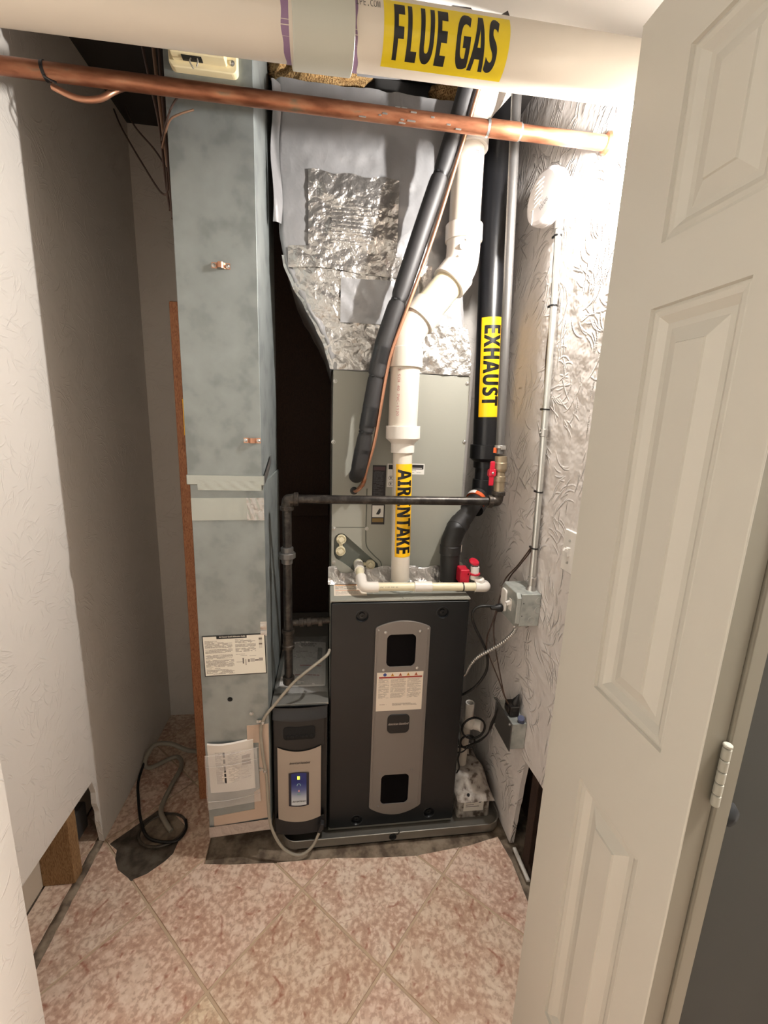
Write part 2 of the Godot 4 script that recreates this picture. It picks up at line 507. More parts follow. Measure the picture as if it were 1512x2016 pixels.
	M.glass.metallic_specular = 0.15
	M.red = mat(rgb(184, 24, 48), 0.35)
	M.orange = mat(rgb(206, 88, 40), 0.5)
	M.white = mat(rgb(222, 217, 210), 0.4)
	M.paper = mat(rgb(224, 216, 204), 0.7)
	M.cream_box = mat(rgb(226, 212, 172), 0.45)
	M.steel = mat(rgb(190, 188, 184), 0.3, 0.9)
	M.card = mat(rgb(184, 162, 144), 0.8)
	M.alarm = mat(rgb(216, 210, 208), 0.45)
	M.wire = mat(rgb(112, 84, 64), 0.5)
	M.film = StandardMaterial3D.new()
	M.film.albedo_color = Color(0.9, 0.89, 0.88, 0.3); M.film.roughness = 0.12
	M.film.transparency = BaseMaterial3D.TRANSPARENCY_ALPHA
	var gr := noise(FastNoiseLite.TYPE_SIMPLEX_SMOOTH, 0.02, 4, 71)
	var wood := image(S, func(k):
		var t: float = fmod(gr[k] / 255.0 * 5.0, 1.0)
		t = abs(t - 0.5) * 2.0
		return ramp([[0.0, rgb(112, 72, 46)], [0.3, rgb(158, 106, 72)], [1.0, rgb(184, 134, 96)]], t * 0.8 + f[k] / 255.0 * 0.2))
	M.stud = mat(rgb(236, 224, 212), 0.7, 0, wood)
	M.stud.uv1_scale = Vector3(6.0, 1.1, 6.0)
	var pale := image(S, func(k): return ramp([[0.0, rgb(150, 112, 72)], [0.3, rgb(184, 148, 104)], [1.0, rgb(206, 172, 126)]], abs(fmod(gr[k] / 255.0 * 5.0, 1.0) - 0.5) * 2.0))
	M.pine = mat(rgb(196, 186, 176), 0.75, 0, pale)
	M.pine.uv1_scale = Vector3(5.0, 0.8, 5.0)
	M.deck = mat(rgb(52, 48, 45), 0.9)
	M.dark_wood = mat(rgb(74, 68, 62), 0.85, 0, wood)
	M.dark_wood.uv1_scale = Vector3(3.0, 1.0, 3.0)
	var fl := noise(FastNoiseLite.TYPE_SIMPLEX, 0.05, 5, 81)
	M.wool = mat(rgb(206, 190, 164), 0.95, 0, image(S, func(k): return ramp([[0.2, rgb(150, 120, 84)], [0.6, rgb(226, 200, 156)]], fl[k] / 255.0)), 0.16, bumps(fl, S, 8.0), 1.0)
	var gm := image(S, func(k): return ramp([[0.3, rgb(96, 84, 74)], [0.42, rgb(170, 162, 154)], [0.8, rgb(214, 209, 202)]], (dirt[k] * 0.5 + a[k] * 0.5) / 255.0))
	M.grimy = mat(rgb(236, 232, 228), 0.55, 0, gm, 0.2)

# rows of print too small to read: grey dashes on paper
func rows(im: Image, x0: int, y0: int, x1: int, y1: int, step: int, ink: Color, fill := 0.9) -> void:
	var y := y0
	while y + step / 2 <= y1:
		var x := x0
		var stop := x1 - (rng.randi_range(0, (x1 - x0) / 3) if rng.randf() < 0.4 else 0)
		while x < stop:
			var w := rng.randi_range(step, step * 4)
			if rng.randf() < fill: im.fill_rect(Rect2i(x, y, min(w, stop - x), max(1, step / 2)), ink)
			x += w + max(1, step / 3)
		y += step
func finish(im: Image, rough := 0.5) -> StandardMaterial3D:
	im.generate_mipmaps()
	return print_mat(ImageTexture.create_from_image(im), rough)
func page(b: B, fr: Transform3D, w: float, h: float) -> void:   # a flat print w by h, centred, uv upright
	var z := fr.basis.z
	b.quad(fr * Vector3(-w / 2, h / 2, 0), fr * Vector3(w / 2, h / 2, 0), fr * Vector3(w / 2, -h / 2, 0), fr * Vector3(-w / 2, -h / 2, 0), z, z, z, z)

func build_setting() -> void:
	var b := B.new()
	# floor: slab, bedding and diagonal tiles
	var floor_ := thing("floor", "floor of pinkish mottled diagonal stone tiles with bare concrete by the furnace", "floor", Vector3(0, -0.02, -0.9))
	floor_.set_meta("kind", "structure")
	b.bar(Vector3(-0.95, -0.12, -2.1), Vector3(1.5, -0.012, 2.2), 0.0)
	part(b, "concrete_slab", M.concrete, floor_)
	var cut := poly([Vector2(-0.84, 1.4), Vector2(-0.84, -1.94), Vector2(-0.40, -1.94), Vector2(-0.372, -1.42), Vector2(-0.386, -1.29), Vector2(-0.384, -1.19), Vector2(-0.3, -1.18), Vector2(-0.16, -1.172), Vector2(0.02, -1.17), Vector2(0.15, -1.158), Vector2(0.3, -1.15), Vector2(0.5, -1.168), Vector2(0.608, -1.19), Vector2(0.622, -1.1), Vector2(0.618, -0.9), Vector2(0.625, -0.4), Vector2(1.4, -0.4), Vector2(1.4, 1.4)])
	b = B.new()
	for p in Geometry2D.decompose_polygon_in_convex(cut):
		var q := PackedVector2Array()
		for w in p: q.append(Vector2(w.x, -w.y))
		b.prism(q, FY(0, -0.0035, 0), 0.009)
	part(b, "grout_bed", M.grout, floor_)
	var hole := poly([Vector2(-0.715, -1.29), Vector2(-0.604, -1.408), Vector2(-0.546, -1.392), Vector2(-0.485, -1.335), Vector2(-0.493, -1.235), Vector2(-0.51, -1.211), Vector2(-0.551, -1.175), Vector2(-0.592, -1.159), Vector2(-0.647, -1.197), Vector2(-0.672, -1.235), Vector2(-0.68, -1.265)])
	var s := 0.3155
	var o := Vector2(-0.065, -1.08)
	var e1 := Vector2(1, 1).normalized() * s
	var e2 := Vector2(1, -1).normalized() * s
	for i in range(-7, 8):
		for j in range(-7, 8):
			var c := o + e1 * i + e2 * j
			if c.x < -1.3 or c.x > 1.7 or c.y < -2.3 or c.y > 0.6: continue
			var g := 0.0038 / s
			var sq := poly([c + e1 * g + e2 * g, c + e1 * (1 - g) + e2 * g, c + e1 * (1 - g) + e2 * (1 - g), c + e1 * g + e2 * (1 - g)])
			for strip in [poly([Vector2(-0.735, -3), Vector2(2, -3), Vector2(2, 2), Vector2(-0.735, 2)]), poly([Vector2(-0.84, -3), Vector2(-0.765, -3), Vector2(-0.765, 2), Vector2(-0.84, 2)])]:
				for piece in Geometry2D.intersect_polygons(sq, cut):
					for p2 in Geometry2D.intersect_polygons(piece, strip):
						for p3 in Geometry2D.clip_polygons(p2, hole):
							if p3.size() < 3: continue
							var q := PackedVector2Array()
							for w in p3: q.append(Vector2(w.x, -w.y))
							b = B.new()
							b.prism(q, FY(0, 0.0, 0), 0.008, 0.0012)
							part(b, "tile", M["tile%d" % (posmod(i * 3 + j * 5 + i * j, 4))], floor_)
	b = B.new()
	var hq := PackedVector2Array()
	for w in hole: hq.append(Vector2(w.x, -w.y))
	b.prism(hq, FY(0, -0.0025, 0), 0.006)
	part(b, "bare_patch", M.wet, floor_, "dark irregular patch of bare cement where a tile is missing")
	b = B.new()
	b.sheet(6, 90, func(p, t):
		var z: float = lerp(-1.93, 0.5, t)
		return Vector3(-0.768 + 0.034 * p, -0.006 + 0.009 * sin(p * PI) + 0.0025 * sin(z * 97.0 + p * 5) * sin(z * 41.0), z), Vector3.UP)
	part(b, "edge_channel", M.concrete, floor_, "grey strip of old mortar along the left wall")
	# left wall with the hole cut out of its foot
	b = B.new()
	var wl := poly([Vector2(-2.0, 0), Vector2(-1.302, 0), Vector2(-1.296, 0.05), Vector2(-1.291, 0.09), Vector2(-1.294, 0.13), Vector2(-1.283, 0.17), Vector2(-1.286, 0.21), Vector2(-1.272, 0.262), Vector2(-1.1, 0.266), Vector2(-0.953, 0.268), Vector2(-0.78, 0.27), Vector2(-0.78, 0), Vector2(2.2, 0), Vector2(2.2, 2.7), Vector2(-2.0, 2.7)])
	var wr := PackedVector2Array()
	for p in wl: wr.append(Vector2(-p.x, p.y))
	b.prism(wr, Transform3D(Basis(Vector3.FORWARD, Vector3.UP, Vector3.RIGHT), Vector3(-0.735, 0, 0)), 0.016, 0.0005)
	var lw := struct(b, "wall_left", M.wall, "cream plastered left wall with a cut-out hole at its foot", "wall", Vector3(-0.735, 0, -0.6))
	b = B.new(); b.bar(Vector3(-0.734, 0, -0.80), Vector3(-0.617, 2.6, -0.43), 0.003)
	part(b, "wall_return", M.wall, lw, "smooth edge of the doorway wall nearest the camera")
	b = B.new(); b.bar(Vector3(-0.86, 0, -2.0), Vector3(-0.845, 0.6, 0.5), 0.0)
	part(b, "cavity_back", M.drywall_core, lw)
	b = B.new(); b.bar(Vector3(-0.845, 0.0, -1.205), Vector3(-0.753, 0.6, -1.165), 0.002)
	part(b, "stud", M.pine, lw, "pale pine stud seen through the hole")
	b = B.new(); b.bar(Vector3(-0.845, 0.03, -1.34), Vector3(-0.80, 0.13, -1.28), 0.004)
	part(b, "metal_bracket", M.iron_grey, lw)
	# right wall, with its own cut-out
	b = B.new()
	b.prism(poly([Vector2(-2.0, 0), Vector2(-1.162, 0), Vector2(-1.156, 0.07), Vector2(-1.151, 0.10), Vector2(-1.147, 0.16), Vector2(-1.139, 0.2), Vector2(-1.136, 0.26), Vector2(-1.122, 0.365), Vector2(-1.05, 0.372), Vector2(-0.8, 0.38), Vector2(-0.78, 0), Vector2(-0.47, 0), Vector2(-0.47, 2.6), Vector2(-2.0, 2.6)]), FX(0.64, 0, 0), 0.016, 0.0005)
	var rw := struct(b, "wall_right", M.wall_rough, "cream wall in coarse swirled plaster to the right of the furnace", "wall", Vector3(0.64, 0, -1.1))
	b = B.new(); b.bar(Vector3(0.657, 0.0, -1.10), Vector3(0.745, 0.6, -1.06), 0.002)
	part(b, "stud", M.dark_wood, rw, "brown stud inside the cut-out")
	b = B.new(); b.bar(Vector3(0.745, 0.0, -1.6), Vector3(0.76, 0.6, -0.47), 0.0)
	part(b, "cavity_back", M.dark_wood, rw)
	b = B.new(); b.bar(Vector3(0.657, 0.0, -1.06), Vector3(0.745, 0.035, -0.5), 0.002)
	part(b, "sole_plate", M.dark_wood, rw)
	b = B.new(); b.box(Vector3(0.647, 0.004, -1.085), Vector3(0.006, 0.004, 0.055), 0.001)
	part(b, "trim_scrap", M.white, rw)
	# back wall, ceiling, the way the photographer stands
	b = B.new(); b.bar(Vector3(-0.75, 0, -1.96), Vector3(0.66, 2.6, -1.94), 0.0)
	struct(b, "wall_back", M.wall, "shaded beige wall at the back behind the duct", "wall", Vector3(0, 0, -1.95))
	b = B.new()
	var edge := PackedVector2Array([Vector2(1.45, -0.43), Vector2(-0.75, -0.43)])
	for k in 45:
		var x := -0.75 + 1.4 * k / 44.0
		edge.append(Vector2(x, -0.905 + rng.randf_range(-0.006, 0.006) + (0.03 if (x > 0.19 and x < 0.26) or (x > 0.29 and x < 0.33) else 0.0)))
	edge.append(Vector2(1.45, -0.9))
	b.prism(edge, Transform3D(Basis(Vector3.RIGHT, Vector3.BACK, Vector3.DOWN), Vector3(0, 2.116, 0)), 0.016)
	var ce := struct(b, "ceiling", M.ceiling, "white ceiling over the doorway with a ragged cut edge above the pipe", "ceiling", Vector3(0, 2.116, 0))
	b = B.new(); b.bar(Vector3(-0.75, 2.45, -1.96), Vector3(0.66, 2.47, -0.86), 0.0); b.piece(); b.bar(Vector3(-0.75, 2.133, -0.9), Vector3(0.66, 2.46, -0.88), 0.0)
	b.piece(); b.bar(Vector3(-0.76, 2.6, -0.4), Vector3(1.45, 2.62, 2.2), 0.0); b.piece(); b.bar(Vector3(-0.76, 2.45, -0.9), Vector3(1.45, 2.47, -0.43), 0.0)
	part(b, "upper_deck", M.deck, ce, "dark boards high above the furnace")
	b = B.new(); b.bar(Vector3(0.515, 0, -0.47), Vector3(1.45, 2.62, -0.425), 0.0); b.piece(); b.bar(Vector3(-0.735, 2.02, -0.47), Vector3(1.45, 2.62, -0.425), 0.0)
	struct(b, "wall_front", M.hall, "hallway wall beyond the door jamb, its shade painted as a dark colour", "wall", Vector3(1.0, 0, -0.36))
	b = B.new(); b.bar(Vector3(-0.734, 0, -0.43), Vector3(-0.72, 2.6, 2.16), 0.0); b.bar(Vector3(1.42, 0, -0.46), Vector3(1.45, 2.6, 2.2), 0.0); b.bar(Vector3(-0.76, 0, 2.16), Vector3(1.45, 2.6, 2.2), 0.0)
	struct(b, "wall_hall", M.hall_wall, "plain hallway wall behind the doorway", "wall", Vector3(1.0, 0, 2.16))
	# door jamb, its shade put into the colour
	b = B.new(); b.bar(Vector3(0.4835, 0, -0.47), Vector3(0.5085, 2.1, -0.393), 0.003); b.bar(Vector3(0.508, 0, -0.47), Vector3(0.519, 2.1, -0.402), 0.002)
	var jm := struct(b, "trim_1", M.jamb, "cream door jamb beside the hinge, darkened in colour for shade", "trim", Vector3(0.5, 0, -0.36))
	b = B.new(); b.lathe(Vector3(0.523, 0.932, -0.414), Vector3(0.25, 0, 1), [Vector2(0.0, -0.004), Vector2(0.014, -0.004), Vector2(0.017, 0.004), Vector2(0.012, 0.012), Vector2(0, 0.014)], 20, true)
	part(b, "door_bumper", M.void, jm, "round black bumper on the jamb")
	build_door()

func build_door() -> void:
	var d := thing("door_1", "narrow cream door with raised panels standing open", "door", Vector3(0.466, 0.008, -0.4))
	d.set_meta("kind", "structure")
	var b := B.new()
	var z0 := -0.712; var z1 := -0.397; var y0 := 0.012; var y1 := 1.997
	var a0 := -0.603; var a1 := -0.452
	var X := 0.451
	var pans := [[0.249, 0.813], [0.993, 1.588], [1.672, 1.9]]
	b.flat(Vector3(X, y0, z0 + 0.002), Vector3(X, y0, a0), Vector3(X, y1, a0), Vector3(X, y1, z0 + 0.002), Vector3.LEFT)
	b.flat(Vector3(X, y0, a1), Vector3(X, y0, z1 - 0.002), Vector3(X, y1, z1 - 0.002), Vector3(X, y1, a1), Vector3.LEFT)
	var ys := [y0]
	for p in pans: ys.append(p[0]); ys.append(p[1])
	ys.append(y1)
	for k in range(0, ys.size(), 2): b.flat(Vector3(X, ys[k], a0), Vector3(X, ys[k], a1), Vector3(X, ys[k + 1], a1), Vector3(X, ys[k + 1], a0), Vector3.LEFT)
	b.flat(Vector3(X + 0.002, y0, z0), Vector3(X + 0.031, y0, z0), Vector3(X + 0.031, y1, z0), Vector3(X + 0.002, y1, z0), Vector3.FORWARD)
	b.quad(Vector3(X, y0, z1 - 0.002), Vector3(X + 0.002, y0, z1), Vector3(X + 0.002, y1, z1), Vector3(X, y1, z1 - 0.002), Vector3.LEFT, Vector3.BACK, Vector3.BACK, Vector3.LEFT)
	b.quad(Vector3(X, y0, z0 + 0.002), Vector3(X + 0.002, y0, z0), Vector3(X + 0.002, y1, z0), Vector3(X, y1, z0 + 0.002), Vector3.LEFT, Vector3.FORWARD, Vector3.FORWARD, Vector3.LEFT)
	b.flat(Vector3(X + 0.031, y0, z0), Vector3(X + 0.031, y0, z1), Vector3(X + 0.031, y1, z1), Vector3(X + 0.031, y1, z0), Vector3.RIGHT)
	b.flat(Vector3(X, y1, z0), Vector3(X + 0.031, y1, z0), Vector3(X + 0.031, y1, z1), Vector3(X, y1, z1), Vector3.UP)
	b.flat(Vector3(X, y0, z0), Vector3(X + 0.031, y0, z0), Vector3(X + 0.031, y0, z1), Vector3(X, y0, z1), Vector3.DOWN)
	part(b, "door_slab", M.door, d)
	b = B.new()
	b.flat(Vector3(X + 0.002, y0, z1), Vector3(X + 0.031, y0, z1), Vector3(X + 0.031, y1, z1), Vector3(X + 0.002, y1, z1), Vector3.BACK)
	part(b, "door_edge", M.jamb, d, "hinge edge with shade put into its darker colour")  # same paint as the slab, darker colour painted in for shade
	var prof := [[0.0, 0.0], [0.0015, 0.005], [0.006, 0.0035], [0.013, 0.005], [0.019, 0.0095], [0.023, 0.0125], [0.031, 0.0125], [0.035, 0.011], [0.052, 0.0045], [0.0535, 0.002]]
	for p in pans:
		b = B.new()
		var rings := []
		for q in prof: rings.append([Vector3(X + q[1], p[0] + q[0], a0 + q[0]), Vector3(X + q[1], p[0] + q[0], a1 - q[0]), Vector3(X + q[1], p[1] - q[0], a1 - q[0]), Vector3(X + q[1], p[1] - q[0], a0 + q[0])])
		for k in rings.size() - 1:
			for e in 4: b.flat(rings[k][e], rings[k][(e + 1) % 4], rings[k + 1][(e + 1) % 4], rings[k + 1][e], Vector3.LEFT)
		var t: Array = rings[-1]
		b.flat(t[0], t[1], t[2], t[3], Vector3.LEFT)
		part(b, "door_panel", M.door, d)
	for y in [1.01, 1.78, 0.22]:
		b = B.new()
		for k in 5: cyl(b, Vector3(0.4785, y - 0.04 + k * 0.0165, -0.391), Vector3(0.4785, y - 0.04 + k * 0.0165 + 0.0158, -0.391), 0.005, 14)
		cyl(b, Vector3(0.4785, y + 0.0425, -0.391), Vector3(0.4785, y + 0.047, -0.391), 0.0052, 14)
		part(b, "hinge", M.hinge, d, "painted hinge barrel")

func build_lamp() -> void:
	var t := thing("wall_lamp", "small glowing round lamp on the right wall just behind the open door", "lamp", Vector3(0.64, 1.996, -0.95))
	var b := B.new()
	b.lathe(Vector3(0.6395, 1.996, -0.95), Vector3.LEFT, [Vector2(0, 0), Vector2(0.034, 0), Vector2(0.034, 0.008), Vector2(0.03, 0.011), Vector2(0.0, 0.011)], 28)
	part(b, "lamp_base", M.white, t)
	b = B.new()
	b.lathe(Vector3(0.6285, 1.996, -0.95), Vector3.LEFT, [Vector2(0.027, 0), Vector2(0.026, 0.006), Vector2(0.02, 0.013), Vector2(0.01, 0.017), Vector2(0, 0.018)], 24, true)
	var m := mat(rgb(255, 250, 240), 0.5)
	m.emission_enabled = true; m.emission = Color(1.0, 0.96, 0.9); m.emission_energy_multiplier = 3.0
	part(b, "diffuser", m, t, "glowing white diffuser")
	var l := OmniLight3D.new()
	l.name = "lamp_light"; l.position = Vector3(0.606, 1.996, -0.95) - t.position
	l.light_color = LAMP_COLOR; l.light_energy = LAMP; l.light_size = 0.012; l.omni_range = 8.0; l.omni_attenuation = 2.0
	l.shadow_enabled = true
	t.add_child(l)
	# unseen ceiling lamp added in the hallway as fill light
	t = thing("added_fill_lamp", "round unseen ceiling lamp added in the hallway as fill light", "lamp", Vector3(1.15, 2.6, -0.2))
	b = B.new(); b.lathe(Vector3(1.15, 2.601, -0.2), Vector3.DOWN, [Vector2(0, 0), Vector2(0.14, 0), Vector2(0.14, 0.018), Vector2(0.13, 0.022)], 32)
	part(b, "rim", M.white, t)
	b = B.new(); b.lathe(Vector3(1.15, 2.582, -0.2), Vector3.DOWN, [Vector2(0.13, 0), Vector2(0.11, 0.02), Vector2(0.06, 0.034), Vector2(0, 0.038)], 32, true)
	m = mat(rgb(255, 250, 240), 0.5); m.emission_enabled = true; m.emission = Color(1.0, 0.94, 0.86); m.emission_energy_multiplier = 0.6
	part(b, "diffuser", m, t)
	l = OmniLight3D.new()
	l.name = "hall_fill_light"; l.position = Vector3(0, -0.11, 0); l.light_color = Color(1.0, 0.985, 0.965); l.light_energy = HALL_FILL; l.light_size = 0.12; l.omni_range = 8.0; l.omni_attenuation = 2.0
	l.shadow_enabled = true
	t.add_child(l)

func build_overhead() -> void:
	# big white flue pipe across the top
	var O := Vector3(0, 2.022, -0.832)
	var D := Vector3(0.544, 0.038, -0.048).normalized()
	var p := func(x: float) -> Vector3: return O + D * (x / D.x)
	var t := thing("flue_pipe", "thick white pipe with a yellow sticker crossing the top of the closet", "pipe", p.call(0.0))
	var b := B.new()
	cyl(b, p.call(-0.734), p.call(0.6395), 0.0445, 48)
	part(b, "pipe", M.pvc, t)
	b = B.new(); hub(b, p.call(-0.062), p.call(0.031), 0.0445, 0.0515, 48)
	part(b, "coupling", M.coupling, t, "greyish white coupling")
	b = B.new()
	for e in [[-0.0625, -1.0], [0.0315, 1.0]]:
		b.piece()
		var seg := 64
		var mid: Vector3 = p.call(e[0])
		for k in seg:
			var q := []
			var nn := []
			for w in [[k, 0], [k + 1, 0], [k + 1, 1], [k, 1]]:
				var ang: float = TAU * w[0] / seg
				var d := (Vector3.UP * cos(ang) + Vector3.BACK * sin(ang)).normalized()
				var reach: float = 0.0095 + 0.0018 * sin(ang * 2.0 + e[0] * 40.0) + 0.0008 * sin(ang * 9.0)
				q.append(mid + D * (e[1] * reach * w[1]) + d * 0.0448); nn.append(d)
			b.quad(q[0], q[1], q[2], q[3], nn[0], nn[1], nn[2], nn[3])
	part(b, "primer_stain", M.primer, t, "purple primer stains")
	var front := Vector3(0, -0.52, 1).normalized()
	b = B.new(); wrap_patch(b, p.call(0.1795), D, front, 0.0449, 0.209, 0.083, 24)
	part(b, "sticker", M.yellow_film, t, "yellow sticker")
	b = B.new(); text_round(b, "FLUE GAS", p.call(0.178), D, front.rotated(D, -0.06), 0.0452, 0.174, 0.066, true, false, 0.5)
	part(b, "sticker_lettering", M.ink, t)
	b = B.new(); text_round(b, "IPE.COM", p.call(0.052), D, Vector3(0, 0.22, 1), 0.0447, 0.037, 0.010, true, true)
	part(b, "pipe_print", M.grey_ink, t)
	# copper water pipe
	t = thing("copper_pipe", "long copper water pipe running under the white pipe into the right wall", "pipe", Vector3(0, 2.072, -1.09))
	b = B.new(); b.tube([Vector3(-0.734, 2.07, -1.09), Vector3(0.0, 2.071, -1.09), Vector3(0.6395, 2.072, -1.09)], 0.0152, 28)
	part(b, "pipe", M.copper, t)
	b = B.new(); hub(b, Vector3(0.352, 2.072, -1.09), Vector3(0.424, 2.072, -1.09), 0.0152, 0.0172)
	part(b, "coupling", M.copper, t)
	b = B.new()
	rng.seed = 3
	for x in [0.351, 0.425]: b.piece(); b.tube([Vector3(x - 0.004, 2.072, -1.09), Vector3(x, 2.072, -1.09), Vector3(x + 0.004, 2.072, -1.09)], [0.0154, 0.0178, 0.0154], 20, false)
	for k in 16:
		b.piece()
		var ang := rng.randf_range(-1.2, 1.0)
		var c := Vector3(rng.randf_range(0.02, 0.3), 2.071, -1.09) + Vector3(0, sin(ang), cos(ang)) * 0.0148
		b.box(c, Vector3(rng.randf_range(0.002, 0.008), 0.0018, 0.0012), 0.0008)
	part(b, "solder", M.steel, t, "grey solder blobs")
	b = B.new(); b.lathe(Vector3(0.632, 2.072, -1.09), Vector3.RIGHT, [Vector2(0.015, 0), Vector2(0.02, 0.002), Vector2(0.024, 0.008)], 18)
	part(b, "wall_collar", M.copper, t)
	b = B.new(); zip_tie(b, Vector3(-0.557, 2.07, -1.09), Vector3(1, 0.1, 0), 0.0154, 0.003); b.piece()
	b.tube([Vector3(-0.555, 2.055, -1.078), Vector3(-0.54, 2.045, -1.07), Vector3(-0.53, 2.043, -1.072)], 0.0018, 6)
	part(b, "cable_tie", M.ink, t)
	# coil of thin copper tube tied behind it
	b = B.new()
	b.tube(spline([Vector3(-0.56, 2.06, -1.115), Vector3(-0.515, 2.045, -1.115), Vector3(-0.475, 2.05, -1.118), Vector3(-0.447, 2.075, -1.13), Vector3(-0.43, 2.11, -1.17), Vector3(-0.41, 2.13, -1.2), Vector3(-0.385, 2.16, -1.215)], 8), 0.006, 10)
	solo(b, "copper_tube", M.copper_clean, "thin bent copper tube curling behind the long copper pipe at left", "pipe", Vector3(-0.5, 2.06, -1.12))
	# loose wires beside the duct
	var runs := [
		[[Vector3(-0.455, 2.36, -1.28), Vector3(-0.428, 2.24, -1.25), Vector3(-0.41, 2.15, -1.24), Vector3(-0.398, 2.08, -1.24), Vector3(-0.39, 1.96, -1.235), Vector3(-0.382, 1.90, -1.23)], 0.0034, "brown"],
		[[Vector3(-0.42, 2.4, -1.27), Vector3(-0.405, 2.25, -1.25), Vector3(-0.394, 2.12, -1.24), Vector3(-0.384, 2.0, -1.235), Vector3(-0.378, 1.93, -1.23)], 0.0042, "tan"],
		[[Vector3(-0.395, 2.4, -1.26), Vector3(-0.39, 2.2, -1.245), Vector3(-0.383, 2.05, -1.235), Vector3(-0.376, 1.88, -1.225)], 0.0036, "brown"],
		[[Vector3(-0.64, 2.30, -1.6), Vector3(-0.582, 2.20, -1.5), Vector3(-0.49, 2.06, -1.38), Vector3(-0.415, 1.955, -1.27), Vector3(-0.386, 1.94, -1.23), Vector3(-0.385, 1.99, -1.23)], 0.0024, "brown"],
		[[Vector3(-0.6, 2.30, -1.58), Vector3(-0.548, 2.21, -1.5), Vector3(-0.46, 2.10, -1.38), Vector3(-0.392, 2.0, -1.25)], 0.0024, "brown"],
		[[Vector3(-0.392, 2.03, -1.23), Vector3(-0.36, 2.06, -1.185), Vector3(-0.335, 2.075, -1.18), Vector3(-0.305, 2.09, -1.185)], 0.0022, "tan"],
		[[Vector3(-0.392, 2.045, -1.23), Vector3(-0.355, 2.085, -1.185), Vector3(-0.33, 2.115, -1.18)], 0.0022, "brown"]]
	var lbl := ["stiff dark wire hanging beside the duct, leftmost of the vertical ones", "thick tan wire hanging down beside the tall duct", "dark wire running closest along the duct's left edge", "long dark wire looping out from the back corner to the duct", "shorter dark wire slanting from the back corner to the duct", "short tan wire end sticking out over the duct face", "short dark wire end sticking up over the duct face"]
	for k in runs.size():
		b = B.new(); b.tube(spline(runs[k][0], 8), runs[k][1], 7)
		solo(b, "loose_wire", M.brown_cord if runs[k][2] == "brown" else M.wire, lbl[k], "wire", runs[k][0][0], "loose wires beside the duct")

